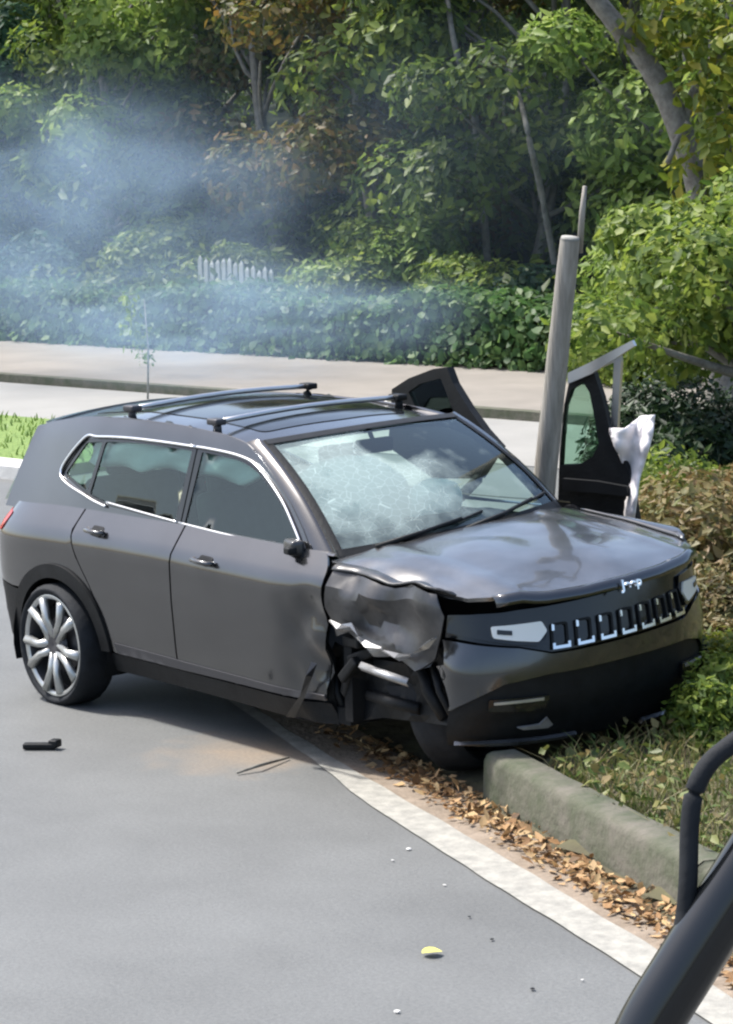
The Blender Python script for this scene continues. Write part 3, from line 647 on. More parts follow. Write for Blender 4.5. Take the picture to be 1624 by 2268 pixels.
# --- doors standing open on the far side
def ray_poly(pts, Y, dy=0): return [on(u, v, 1, Y + dy * (u - 1240) / 100) for u, v in pts]
def flat_part(name, pts3, m, parent, th=.04, holes3=()):
    P = np.array(pts3); c = P.mean(0); _, _, vt = np.linalg.svd(P - c); e1, e2, e3 = vt
    if e3 @ (CAM - c) < 0: e3 = -e3; e2 = -e2
    p2 = [((p - c) @ e1, (p - c) @ e2) for p in P]; h2 = [[((np.array(p) - c) @ e1, (np.array(p) - c) @ e2) for p in h] for h in holes3]
    V2, F = tri2d(p2, .06, h2); V = [c + e1 * a + e2 * b for a, b in V2]
    nn = np.zeros(3)
    for f in F: nn += np.cross(V[f[1]] - V[f[0]], V[f[2]] - V[f[0]])
    if nn @ e3 < 0: F = [f[::-1] for f in F]
    o = make(name, V, F, m, parent, smooth=False); add_solid(o, th); return o
fo = [(1236, 1115), (1240, 1000), (1250, 895), (1262, 840), (1296, 812), (1316, 826), (1334, 880), (1348, 940), (1364, 990), (1392, 1040), (1402, 1085), (1412, 1150), (1405, 1260), (1270, 1290)]
fi = [(1242, 1030), (1246, 960), (1252, 900), (1266, 862), (1292, 846), (1306, 870), (1318, 930), (1326, 985), (1312, 1012), (1285, 1028)]
ofd = flat_part('door', ray_poly(fo, 1.55, .10), black_plastic, car, .05, [ray_poly(fi, 1.55, .10)])
ofd['label'] = 'front door on the far side hanging wide open beside the leaning post'
flat_part('pane', ray_poly(fi, 1.56, .10), glass_side, ofd, .005)
flat_part('bent_trim', ray_poly([(1258, 850), (1258, 826), (1300, 806), (1400, 754), (1406, 766), (1310, 828)], 1.52, .10), silver, ofd, .03)
flat_part('bent_trim', ray_poly([(1312, 806), (1374, 786), (1376, 800), (1366, 975), (1352, 960), (1360, 802), (1316, 822)], 1.60, .10), silver, ofd, .03)
V2, F = tri2d([(1350, 948), (1384, 948), (1418, 922), (1452, 918), (1447, 965), (1434, 1010), (1418, 1060), (1412, 1110), (1402, 1180), (1390, 1178), (1384, 1110), (1386, 1050), (1366, 995)], 9)
V = [on(a, b, 1, 1.66 + .001 * (a - 1350) + .04 * math.sin(a * .09 + b * .02) + .015 * math.sin(b * .05) + .02 * noise.noise(Vector((a * .05, b * .05, 0)))) for a, b in V2]
add_solid(make('torn_airbag', V, F, plate_white, ofd), .012)
flat_part('inner_trim', ray_poly([(1246, 1060), (1320, 1066), (1388, 1078), (1392, 1100), (1320, 1092), (1246, 1086)], 1.50, .10), interior, ofd, .04)
flat_part('speaker_cover', ray_poly([(1262 + 24 * math.cos(t_), 1140 + 22 * math.sin(t_)) for t_ in np.linspace(0, 6, 12)], 1.50, .10), rim_dark, ofd, .02)
make('door_hinge', *tube_vf([on(1270, 1290, 1, 1.5), w1((2.15, .86, .6))], .03, 6), black_plastic, ofd)
ro = [(868, 862), (905, 838), (960, 817), (990, 813), (1004, 850), (1040, 908), (1072, 952), (1106, 990), (1060, 1060), (960, 1060), (860, 990)]
ri = [(905, 868), (930, 850), (976, 838), (986, 862), (1000, 900), (1012, 925), (930, 925)]
ord_ = flat_part('door', ray_poly(ro, 1.2, .0), black_plastic, car, .05, [ray_poly(ri, 1.2, .0)])
ord_['label'] = 'rear door on the far side sprung open, its window frame rising over the roof'
flat_part('pane', ray_poly(ri, 1.21, .0), glass_side, ord_, .005)
make('door_hinge', *tube_vf([on(1060, 1060, 1, 1.2), w1((1.08, .84, .9))], .03, 6), black_plastic, ord_)

# ================================================================== the place
LD = np.array([.946, -.325]); LN = np.array([.325, .946]); L0 = np.array([.89, -.32])   # along / across the edge of the road
MD = np.array([.987, .163]); MN = np.array([-.163, .987])                              # along / across the far street
def lp(l, n): return L0 + LD * l + LN * n
def mp(a, m): return MD * a + MN * m
def nl(x, y):
    d = np.array([x, y]) - L0; return d @ LN, d @ LD
asphalt = mat('asphalt', (.118, .122, .120), .62, var=.17, scale=.7, bump=.15, bscale=90, spec=.4, detail=8)
t = asphalt.node_tree
tc = t.nodes.new('ShaderNodeTexCoord'); vn = t.nodes.new('ShaderNodeTexNoise'); vn.inputs['Scale'].default_value = 55; vn.inputs['Detail'].default_value = 3
t.links.new(tc.outputs['Object'], vn.inputs['Vector'])
cr = t.nodes.new('ShaderNodeValToRGB'); cr.color_ramp.elements[0].position = .3; cr.color_ramp.elements[0].color = (.86, .86, .86, 1); cr.color_ramp.elements[1].position = .72; cr.color_ramp.elements[1].color = (1.14, 1.14, 1.13, 1)
t.links.new(vn.outputs['Fac'], cr.inputs[0])
mx = t.nodes.new('ShaderNodeMix'); mx.data_type = 'RGBA'; mx.blend_type = 'MULTIPLY'; mx.inputs[0].default_value = 1
bs = t.nodes['Principled BSDF']; src = bs.inputs['Base Color'].links[0].from_socket
dsn = t.nodes.new('ShaderNodeVectorMath'); dsn.operation = 'DISTANCE'; dsn.inputs[1].default_value = tuple(lp(.9, -.28)) + (0,); t.links.new(tc.outputs['Object'], dsn.inputs[0])
dn = t.nodes.new('ShaderNodeTexNoise'); dn.inputs['Scale'].default_value = 5; dn.inputs['Detail'].default_value = 6; t.links.new(tc.outputs['Object'], dn.inputs['Vector'])
dm = t.nodes.new('ShaderNodeMapRange'); dm.inputs[1].default_value = .1; dm.inputs[2].default_value = .75; dm.inputs[3].default_value = .6; dm.inputs[4].default_value = -.4; t.links.new(dsn.outputs['Value'], dm.inputs[0])
da = t.nodes.new('ShaderNodeMath'); da.operation = 'ADD'; da.use_clamp = True; t.links.new(dm.outputs[0], da.inputs[0])
db = t.nodes.new('ShaderNodeMath'); db.operation = 'SUBTRACT'; db.inputs[1].default_value = .42; t.links.new(dn.outputs['Fac'], db.inputs[0]); t.links.new(db.outputs[0], da.inputs[1])
dmx = t.nodes.new('ShaderNodeMix'); dmx.data_type = 'RGBA'; t.links.new(da.outputs[0], dmx.inputs[0]); t.links.new(src, dmx.inputs[6]); dmx.inputs[7].default_value = (.23, .18, .13, 1); src = dmx.outputs[2]
t.links.new(src, mx.inputs[6]); t.links.new(cr.outputs[0], mx.inputs[7]); t.links.new(mx.outputs[2], bs.inputs['Base Color'])
line_paint = mat('line_paint', (.20, .195, .175), .75, scale=12, col2=(.34, .33, .29), bump=.2, bscale=60, detail=8)
gutter_m = mat('gutter', (.16, .125, .09), .9, scale=7, col2=(.26, .21, .16), bump=.5, bscale=30)
concrete = mat('concrete', (.12, .11, .088), .9, scale=6, col2=(.05, .062, .032), bump=.5, bscale=25, detail=8)
soil = mat('soil', (.05, .042, .028), .95, scale=4, col2=(.09, .085, .04), bump=.6, bscale=12)
pale_pave = mat('pale_paving', (.235, .232, .218), .85, var=.08, scale=.8, bump=.2, bscale=30)
walk_m = mat('sidewalk', (.20, .182, .158), .85, var=.12, scale=1.2, bump=.2, bscale=30)
kerb_m = mat('kerb_stone', (.56, .55, .52), .8, var=.10, scale=4, bump=.2)
lawn_m = mat('lawn', (.10, .17, .035), .9, scale=9, col2=(.17, .24, .06), bump=.5, bscale=60)
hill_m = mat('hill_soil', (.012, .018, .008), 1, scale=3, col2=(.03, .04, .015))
bark = mat('bark', (.11, .10, .085), .9, scale=9, col2=(.22, .21, .18), bump=.7, bscale=25)
bark_pale = mat('bark_pale', (.20, .20, .18), .9, scale=9, col2=(.38, .38, .35), bump=.5, bscale=25)
wood = mat('weathered_wood', (.20, .185, .155), .85, scale=5, col2=(.34, .32, .28), bump=.5, bscale=18)
tw = wood.node_tree; mpn = tw.nodes.new('ShaderNodeMapping'); mpn.inputs['Scale'].default_value = (6, 6, .35)
for nd in [n for n in tw.nodes if n.type == 'TEX_NOISE']:
    tcn = [n for n in tw.nodes if n.type == 'TEX_COORD'][0]; tw.links.new(tcn.outputs['Object'], mpn.inputs[0]); tw.links.new(mpn.outputs[0], nd.inputs['Vector'])

def sheet(name, pts, z, m, sub=1):
    V = [(p[0], p[1], z) for p in pts]; return structure(make(name, V, [list(range(len(V)))], m, smooth=False))
sheet('road', [(-400, -400), (400, -400), (400, 400), (-400, 400)], 0, asphalt)
def strip_l(name, l0, l1, n0, n1, z, m, seg=40, wob=0, seed=0):
    rows = []
    for k in range(seg + 1):
        l = l0 + (l1 - l0) * k / seg; f = ss(0.5, 4.5, l)
        a0 = n0(l) if callable(n0) else n0; a1 = n1(l) if callable(n1) else n1
        a0 += wob * noise.noise(Vector((l * 3, seed, 0))); a1 += wob * noise.noise(Vector((l * 3, seed, 5)))
        p, q = lp(l, a0), lp(l, a1); rows.append([(p[0], p[1], z), (q[0], q[1], z)])
    V, F = loft_vf(rows); return structure(make(name, V, [f[::-1] for f in F], m, smooth=False))
edge_hi = lambda l: float(np.interp(l, [-1, .8, 1.6, 3.0, 4.5], [.03, .05, .07, .13, .17]))
edge_lo = lambda l: float(np.interp(l, [-1, 1.2, 2.1, 3.1, 4.8], [-.02, -.05, -.09, -.07, -.02]))
strip_l('painted_edge_line', -.4, 12, edge_lo, edge_hi, .008, line_paint, 160, .012, 3)
strip_l('gutter', -.4, 12, .05, .46, .004, gutter_m, 120, .03, 8)
# grassy bank beside the road
def vz(x, y):
    n, l = nl(x, y)
    base = .16 * ss(.38, 1.3, n) if l < 2.2 else .04 + .14 * ss(.5, .7, n)
    if l < -1.2: base *= ss(-3, -1.2, l)
    q = (x + 3.0) * .75 + (y - 6.3) * .66
    base *= ss(-1.6, 0, q) if l < 2.2 and n > 2 else 1
    return base + .36 * max(0, q - 1.0) * ss(.9, 2.6, n) * (1 - .6 * ss(3, 9, q)) + .05 * noise.noise(Vector((x * .9, y * .9, 0))) * ss(.5, 1.5, n)
bank_pts = []
rows = []
for i in range(111):
    x = -14 + 28 * i / 110; row = []
    for j in range(111):
        y = -6 + 26 * j / 110; row.append((x, y, vz(x, y)))
    rows.append(row)
V, F = loft_vf(rows)
def keep(f):
    c = np.mean([np.array(V[i][:2]) for i in f], axis=0); n, l = nl(*c); q = (c[0] + 3.0) * .75 + (c[1] - 6.3) * .66
    return n > .5 and (q > -.1 or (q > -2.6 and n < 3.2)) and c @ MN < 16 and (l > -3)
F = [f for f in F if keep(f)]
structure(make('verge', V, F, soil))
rows = []
for k in range(80):
    l = -.6 + 12 * k / 79; rows.append([(*lp(l, n_0), (vz(*lp(l, n_0)) if n_0 > .4 else .003) + .003) for n_0 in (.38, .48, .6, .75, .95)])
V, F = loft_vf(rows); structure(make('verge_edge', V, [f[::-1] for f in F], soil))
# far street
def strip_m(name, a0, a1, m0, m1, z0, z1, m):
    P = [mp(a0, m0), mp(a1, m0), mp(a1, m1), mp(a0, m1)]
    V = [(p[0], p[1], z0) for p in P] + [(p[0], p[1], z1) for p in P]
    return structure(make(name, V, [[4, 5, 6, 7], [0, 1, 5, 4], [1, 2, 6, 5], [2, 3, 7, 6], [3, 0, 4, 7]], m, smooth=False))
strip_m('kerb', -60, -7.5, 5.15, 5.55, -.05, .12, kerb_m)
strip_m('lawn', -60, -7.5, 5.553, 8.1, -.05, .10, lawn_m)
strip_m('far_road', -80, 30, 8.35, 11.15, -.05, .012, pale_pave)
strip_m('far_kerb', -80, 30, 11.153, 11.32, -.05, .11, concrete)
strip_m('sidewalk', -80, 30, 11.323, 14.9, -.05, .10, walk_m)
# slope under the trees
rows = []
for i in range(60):
    a = -60 + 90 * i / 59; row = []
    for j in range(24):
        m_ = 14.9 + 45 * (j / 23) ** 1.5; p = mp(a, m_); z = .06 + .30 * max(0, m_ - 15.2) + .3 * noise.noise(Vector((a * .3, m_ * .3, 2))) * ss(15, 18, m_); row.append((p[0], p[1], min(z, 9)))
    rows.append(row)
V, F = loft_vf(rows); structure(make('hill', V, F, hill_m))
def hz(a, m_): return .06 + .30 * max(0, m_ - 15.2)

# low concrete kerb wall, two cast blocks
wall = thing('kerb_wall', 'low mossy concrete kerb wall beside the dry leaves under the bumper', 'wall', tuple(lp(2.3, .5)) + (0,))
for l0, l1 in ((2.29, 4.35), (4.362, 6.6), (6.612, 9)):
    rows = []; nseg = 24
    for k in range(nseg + 1):
        l = l0 + (l1 - l0) * k / nseg; w = lambda s: .008 * noise.noise(Vector((l * 4, s, 1))); off = .03 * (l - 2.3) * .8
        prof = [(.405 + w(0), -.03), (.415 + w(1), .20 + w(2)), (.43, .232 + w(3)), (.455, .242 + w(4)), (.565, .242 + w(5)), (.59, .225 + w(6)), (.60, -.03)]
        rows.append([tuple(lp(l, n + off)) + (z,) for n, z in prof])
    V, F = loft_vf(rows); k = len(prof); F.append(list(range(k))); F.append([(nseg) * k + i for i in range(k)][::-1])
    o = make('block', V, [f[::-1] for f in F], concrete, wall)

# leaning post
pb, ptp = on(1207, 1060, 1, 1.3), on(1263, 530, 1, 1.3); d_ = (ptp - pb) / (ptp[2] - pb[2]); b0 = pb - d_ * (pb[2] + .1)
post = thing('post', 'weathered round timber post leaning between the car and its open door', 'post', tuple(b0))
pts = [b0 + (ptp - b0) * k / 12 for k in range(13)]
V, F = tube_vf(pts, [.075 - .022 * k / 12 + .002 * (k % 2) for k in range(13)], 20, False)
make('shaft', V, F, wood, post); n = 20
make('cut_top', *tube_vf([ptp - d_ * .004, ptp + d_ * .014], [.0535, .048], 20), bark_pale, post)

make('thin_rod', *tube_vf([on(1284, 560, 1, 1.36), on(1290, 470, 1, 1.36), on(1296, 412, 1, 1.36)], [.018, .016, .012], 8), wood, post)
# ------------------------------------------------------------------ foliage
def mesh_np(name, V, F, m, parent=None):
    me = bpy.data.meshes.new(name); nv, nf, k = len(V), len(F), F.shape[1]
    me.vertices.add(nv); me.vertices.foreach_set('co', V.astype(np.float32).ravel())
    me.loops.add(nf * k); me.loops.foreach_set('vertex_index', F.astype(np.int32).ravel())
    me.polygons.add(nf); me.polygons.foreach_set('loop_start', np.arange(0, nf * k, k, dtype=np.int32)); me.polygons.foreach_set('loop_total', np.full(nf, k, np.int32))
    me.materials.append(m); me.update(calc_edges=True); me.validate()
    return place(bpy.data.objects.new(name, me), parent)
rng = np.random.default_rng(11)
def leaves(P, N, size, asp=.5, droop=.3):
    """leaf-shaped faces: six points, lightly folded"""
    n = len(P); N = N / np.linalg.norm(N, axis=1)[:, None]
    t = rng.normal(size=(n, 3)); t[:, 2] -= droop; t -= (t * N).sum(1)[:, None] * N; t /= np.linalg.norm(t, axis=1)[:, None]
    b = np.cross(N, t); s = size * rng.uniform(.35, 1.45, n)[:, None]; asp = asp * rng.uniform(.6, 1.3, n)[:, None]
    tip = P + t * s; base = P; mid1 = P + t * s * .35 + b * s * asp * .5 + N * s * .08; mid2 = P + t * s * .35 - b * s * asp * .5 + N * s * .08
    q1 = P + t * s * .75 + b * s * asp * .3; q2 = P + t * s * .75 - b * s * asp * .3
    V = np.stack([base, mid1, q1, tip, q2, mid2], 1).reshape(-1, 3); i = np.arange(n)[:, None] * 6
    F = np.concatenate([i + [0, 1, 2, 3], i + [0, 3, 4, 5]], 0)
    return V, F
def clump_pts(c, r, n, up=.5, fill=.35):
    d = rng.normal(size=(n, 3)); d /= np.linalg.norm(d, axis=1)[:, None]
    rad = np.where(rng.random(n) < fill, rng.random(n) ** .5, rng.uniform(.82, 1.08, n))[:, None]
    P = np.array(c) + d * rad * np.array(r); N = d + rng.normal(size=(n, 3)) * .55 + np.array([0, 0, up]); return P, N
def crown(clumps, nper, size, asp=.5, droop=.3, up=.5, fill=.35):
    Ps, Ns = [], []
    for c, r in clumps:
        P, N = clump_pts(c, r, int(nper), up, fill); Ps.append(P); Ns.append(N)
    return leaves(np.concatenate(Ps), np.concatenate(Ns), size, asp, droop)
G_DEEP = leaf_mat('leaf_deep', [(.035, .065, .014), (.06, .10, .02), (.10, .15, .025), (.17, .22, .04)])
G_MID = leaf_mat('leaf_mid', [(.06, .11, .02), (.11, .17, .03), (.18, .25, .04), (.27, .32, .06)])
G_BRIGHT = leaf_mat('leaf_bright', [(.11, .18, .03), (.16, .25, .045), (.23, .32, .065), (.31, .39, .10)])
G_YEL = leaf_mat('leaf_yellow_green', [(.07, .11, .015), (.12, .17, .02), (.18, .22, .03), (.26, .24, .03)])
G_BROWN = leaf_mat('leaf_brownish', [(.05, .055, .012), (.10, .10, .018), (.16, .095, .022), (.10, .14, .025)])
G_EVER = leaf_mat('leaf_evergreen', [(.008, .022, .008), (.012, .032, .011), (.02, .045, .014), (.03, .06, .018)], .2)  # near-black leaves: the shade of the hollow is put into their colour
G_DRY = leaf_mat('leaf_dry', [(.10, .10, .03), (.16, .13, .045), (.20, .13, .055), (.12, .14, .04)], .25)
G_BLUE = leaf_mat('leaf_blue_green', [(.02, .06, .03), (.035, .09, .045), (.06, .13, .07), (.09, .16, .09)])
def limb(p0, p1, r0, r1, bend=.12, n=7):
    p0, p1 = np.array(p0, float), np.array(p1, float); o = rng.normal(size=3) * bend
    pts = [p0 + (p1 - p0) * t + o * math.sin(t * math.pi) for t in np.linspace(0, 1, n)]
    return tube_vf(pts, [r0 + (r1 - r0) * t for t in np.linspace(0, 1, n)], 7)
def tree(label, base, h, r, m, nclump=20, nper=560, size=.24, trunk_r=.10, bk=None, low=.05, name='tree', group='trees behind the hedge', flat=1.0, asp=.5, droop=.4):
    base = np.array(base, float); t = thing(name, label, 'tree', tuple(base), group)
    cl = []; parts = []; top = base + np.array([rng.normal() * .3, rng.normal() * .3, h * .75])
    parts.append(limb(base - [0, 0, .2], top, trunk_r, trunk_r * .35, .15, 9))
    for i in range(nclump):
        f = rng.uniform(low, 1.0); ang = rng.uniform(0, 2 * math.pi); rr = r * math.sqrt(rng.uniform(.08, 1)) * (1.1 - .55 * abs(f - .5))
        c = base + np.array([rr * math.cos(ang), rr * math.sin(ang), h * f]); q = r * rng.uniform(.26, .44)
        cl.append((c, (q, q, q * rng.uniform(.6, .85) * flat)))
        s0 = base + (top - base) * min(.95, max(.15, f - .15)); parts.append(limb(s0, c, trunk_r * .4, .012, .15, 5))
    make('trunk', *join_vf(*parts), bk or bark, t)
    V, F = crown(cl, nper, size, asp, droop); mesh_np('crown', V, F, m, t); return t
def shrub(label, base, r, m, nclump=9, nper=330, size=.16, group=None, asp=.45, droop=.2, name='shrub', cat='shrub', hz_=None):
    base = np.array(base, float); t = thing(name, label, cat, tuple(base), group); cl = []; parts = []
    for i in range(nclump):
        d = rng.normal(size=3); d /= np.linalg.norm(d); d[2] = abs(d[2]); c = base + d * np.array(r) * rng.uniform(.35, .75) + [0, 0, r[2] * .15]; q = rng.uniform(.3, .48)
        cl.append((c, (r[0] * q, r[1] * q, r[2] * q * .9))); parts.append(limb(base - [0, 0, .1], c, .025, .008, .06, 5))
    make('stem', *join_vf(*parts), bark, t); V, F = crown(cl, nper, size, asp, droop); mesh_np('foliage', V, F, m, t); return t
def mz(u, v, m_):
    d = ray(u, v); nn = np.array([MN[0], MN[1], 0]); t = (m_ - CAM @ nn) / (d @ nn); return CAM + t * d
def gz(p, m_): return np.array([p[0], p[1], hz(0, m_)])
# trees: pixel gives the bearing, the street gives the distance
TREES = [
 (60, 19.0, 5.4, 2.0, 'G_MID', 'pale green loose tree in the smoke over the lawn side of the street'),
 (250, 18.0, 5.2, 1.7, 'G_BRIGHT', 'light green slender tree half hidden in the blue smoke'),
 (-120, 17.5, 5.6, 2.0, 'G_BLUE', 'blue green tree at the thick end of the smoke'),
 (470, 19.5, 5.6, 2.1, 'G_DEEP', 'dark green tree behind the small white picket fence'),
 (620, 18.6, 6.2, 2.0, 'G_BROWN', 'brownish dark tree standing deep in the shade behind the pickets'),
 (850, 18.4, 6.2, 1.9, 'G_BROWN', 'rust tinted dark tree in the middle of the wood'),
 (730, 20.0, 6.6, 1.6, 'G_MID', 'mid green tree with light leaves between the brownish trees'),
 (1020, 19.0, 6.2, 2.0, 'G_MID', 'olive green tree left of the bare pale stems'),
 (1180, 18.4, 6.2, 2.0, 'G_DEEP', 'deep green tree right behind the leaning post'),
 (1380, 19.5, 6.6, 2.2, 'G_MID', 'fresh green tree to the right of the leaning post'),
 (1620, 18.5, 6.4, 2.0, 'G_BRIGHT', 'bright green tree beyond the grassy bank'),
 (1950, 18.5, 6.4, 2.2, 'G_MID', 'mid green tree past the far end of the bank'), (2300, 19.5, 6.4, 2.2, 'G_DEEP', 'dark green tree at the far end of the bank')]
for (u, m_, h, r, mk, lab) in TREES:
    p = mz(u, 600, m_); p[2] = hz(0, m_); tree(lab, p, h, r, globals()[mk], size=.165 if mk != 'G_BROWN' else .15)
# deep wood behind: one mass
Ps = []; 
cl = []
for i in range(120):
    a = rng.uniform(-42, 8); m_ = rng.uniform(22.5, 27); p = mp(a, m_); cl.append((np.array([p[0], p[1], hz(a, m_) + rng.uniform(.0, 3.4)]), (1.5, 1.5, 1.2)))
V, F = crown(cl, 300, .34); wood_o = mesh_np('deep_wood', V, F, G_DEEP); wood_o['kind'] = 'stuff'
cl = []
for i in range(160):
    a = rng.uniform(-34, 0); m_ = rng.uniform(15.8, 20); p = mp(a, m_); cl.append((np.array([p[0], p[1], hz(a, m_) + rng.uniform(.0, .5)]), (.8, .8, .5)))
V, F = crown(cl, 130, .17); uo = mesh_np('undergrowth', V, F, G_DEEP); uo['kind'] = 'stuff'
# hedge along the far sidewalk
hg = thing('hedge', 'low clipped ivy hedge along the far sidewalk', 'hedge', tuple(mp(-14, 15.2)) + (.1,))
Pl, Nl, st = [], [], []
n = 26000; a = rng.uniform(-30, -1, n); th_ = rng.uniform(0, 1, n)
hh = np.array([.80 + .22 * noise.noise(Vector((x * .5, 0, 4))) + .12 * noise.noise(Vector((x * 1.7, 0, 9))) for x in a])
top = th_ > .5; m_ = np.where(top, rng.uniform(14.75, 16.2, n), 14.72 + rng.normal(0, .07, n)); z = np.where(top, hh + rng.normal(0, .05, n), .12 + (hh - .05) * rng.random(n))
m_ = m_ + np.where(top, 0, .18 * (z - .1)); 
P = np.stack([MD[0] * a + MN[0] * m_, MD[1] * a + MN[1] * m_, z], 1); N = np.where(top[:, None], np.array([0, 0, 1.]), np.array([-MN[0], -MN[1], .35])) + rng.normal(size=(n, 3)) * .5
V, F = leaves(P, N, .115, .8, .6); mesh_np('foliage', V, F, leaf_mat('leaf_hedge', [(.04, .09, .03), (.06, .13, .04), (.09, .17, .05), (.14, .22, .07)]), hg)
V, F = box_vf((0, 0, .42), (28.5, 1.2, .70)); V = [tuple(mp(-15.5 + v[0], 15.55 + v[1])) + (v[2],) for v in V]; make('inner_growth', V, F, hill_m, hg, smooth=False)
# shrubs in front of the trees
SH = [(730, 16.6, 580, (1.0, 1.0, .95), 'G_BRIGHT', 'bright green bush spilling over the hedge behind the crossbars'),
 (860, 16.9, 520, (1.0, 1.0, 1.2), 'G_MID', 'leafy green bush in the gap under the brownish tree'),
 (1000, 16.5, 600, (1.1, 1.0, .9), 'G_MID', 'rounded green bush left of the post'),
 (930, 17.2, 330, (.8, .8, 1.5), 'G_BRIGHT', 'tall light green bush with arching leaves in front of the dark wood'),
 (1420, 16.3, 640, (1.2, 1.1, 1.2), 'G_BRIGHT', 'sunlit bush right of the post top'),
 (1560, 16.8, 560, (1.2, 1.2, 1.6), 'G_BRIGHT', 'tall sunlit bush over the dark hollow'),
 (1120, 16.7, 640, (.9, .9, .7), 'G_BLUE', 'blue green bush just left of the leaning post'),
 (560, 17.0, 560, (.9, .9, .8), 'G_DEEP', 'dark bush behind the white pickets'),
 (120, 16.7, 600, (1.2, 1.0, 1.0), 'G_BLUE', 'blue green bush under the thickest smoke'),
 (330, 16.8, 560, (1.1, 1.0, 1.1), 'G_MID', 'green bush in the thin smoke by the slender tree')]
for (u, m_, v, r, mk, lab) in SH:
    p = mz(u, v, m_); p[2] = hz(0, m_) - .05; shrub(lab, p, r, globals()[mk], 12, 480, .125, 'bushes behind the hedge')
# bare pale stems and the leaning trunk
def stem(name, label, pts, r, m=bark_pale, group=None):
    P = catmull(pts, 6); o = make(name, *tube_vf(P, [r * (1 - .4 * k / (len(P) - 1)) for k in range(len(P))], 9), m); return tag(o, label, 'trunk' if 'trunk' in name else 'branch', group)
D = 28.5
lt = thing('leaning_tree', 'grey trunk leaning across the top above the sunlit bank', 'tree', tuple(at(1560, 620, D)[:2]) + (1.0,))
make('trunk', *tube_vf(catmull([at(1600, 1000, D), at(1560, 480, D), at(1500, 270, D), at(1440, 150, D), at(1370, 60, D), at(1300, -30, D), at(1180, -200, D)], 6), [.19, .18, .17, .165, .16, .155, .15, .145, .14, .14, .135, .135, .13, .13, .125, .125, .12, .12, .115, .115, .11, .11, .11, .11, .105, .105, .1, .1, .1, .1, .1, .1, .1, .1, .1, .1, .1][:37], 10), bark, lt)
make('branch', *tube_vf(catmull([at(1508, 285, D), at(1540, 200, D), at(1590, 120, D), at(1680, 20, D)], 6), .06, 8), bark, lt)
make('branch', *tube_vf(catmull([at(1480, 360, D - .3), at(1500, 310, D - .2), at(1525, 270, D - .2)], 6), .03, 8), bark, lt)
cl = [(at(u, v, D - .4 + rng.uniform(-.5, .8)), (.45, .45, .32)) for u, v in [(1600, 40), (1580, 180), (1620, 240), (1600, 330), (1560, 380), (1630, 120), (1500, 30), (1640, 420), (1460, 60), (1600, 470), (1180, -230), (1240, -170), (1130, -190), (1300, -150), (1200, -320)]]
V, F = crown(cl, 150, .17, .5, .5); mesh_np('crown', V, F, G_YEL, lt)
stem('bare_stem', 'pale crooked bare stem beside the olive tree', [at(1085, 640, 37), at(1052, 260, 36.4), at(1020, 150, 36), at(1000, 60, 36), at(985, -60, 36.5)], .055, bark)
stem('bare_stem', 'short pale dead stem behind the top of the leaning post', [at(1250, 700, 35.5), at(1200, 430, 35), at(1178, 335, 34.5), at(1160, 250, 34.5), at(1130, 150, 36)], .05, bark)
# sapling with a stake on the far side
sb_ = on(327, 884, 2, .012); sap = thing('sapling', 'thin young sapling with small pale leaves by the far road', 'sapling', tuple(sb_))
spt = np.array([sb_[0], sb_[1], 1.15]); make('stem', *tube_vf([sb_ - [0, 0, .05], (sb_ + spt) / 2 + [.02, .02, 0], spt], [.014, .012, .006], 6), bark_pale, sap)
dep = (sb_ - CAM) @ CF
V, F = crown([(at(u, v, dep), (.12, .12, .08)) for u, v in [(320, 780), (300, 760), (285, 720), (310, 735), (290, 690), (325, 800), (282, 665)]], 22, .075, .5, .2); mesh_np('crown', V, F, G_BRIGHT, sap)
# picket fence
pf = thing('picket_fence', 'short broken run of white pickets behind the hedge in the smoke', 'fence', tuple(mp(-15.0, 16.1)) + (.5,))
white_p = mat('white_wood', (.36, .37, .35), .8, var=.2)
for i in range(13):
    u = 445 + i * 13; p = mz(u, 620, 16.1); hgt = [1.24, 1.20, 1.17, 1.19, 1.21, 1.22, 1.16, 1.18, 1.10, 1.12, 1.06, 1.11, 1.08][i]
    V, F = box_vf((p[0], p[1], .3 + (hgt - .3) / 2), (.075, .025, hgt - .3), rz=.163); V = list(V) + [(p[0], p[1], hgt + .06)]; top_ = [q for q, v in enumerate(V[:8]) if v[2] > .7]; F = [f for f in F if set(f) != set(top_)] + [[f_[0], f_[1], 8] for f_ in [sorted(top_, key=lambda q: math.atan2(V[q][1] - p[1], V[q][0] - p[0]))[k2:k2 + 2] if k2 < 3 else [sorted(top_, key=lambda q: math.atan2(V[q][1] - p[1], V[q][0] - p[0]))[3], sorted(top_, key=lambda q: math.atan2(V[q][1] - p[1], V[q][0] - p[0]))[0]] for k2 in range(4)]]
    make('picket', V, F, white_p, pf, smooth=False)
q0, q1 = mz(440, 620, 16.13), mz(606, 620, 16.13); make('rail', *tube_vf([(q0[0], q0[1], .95), (q1[0], q1[1], .92)], .025, 6), white_p, pf)

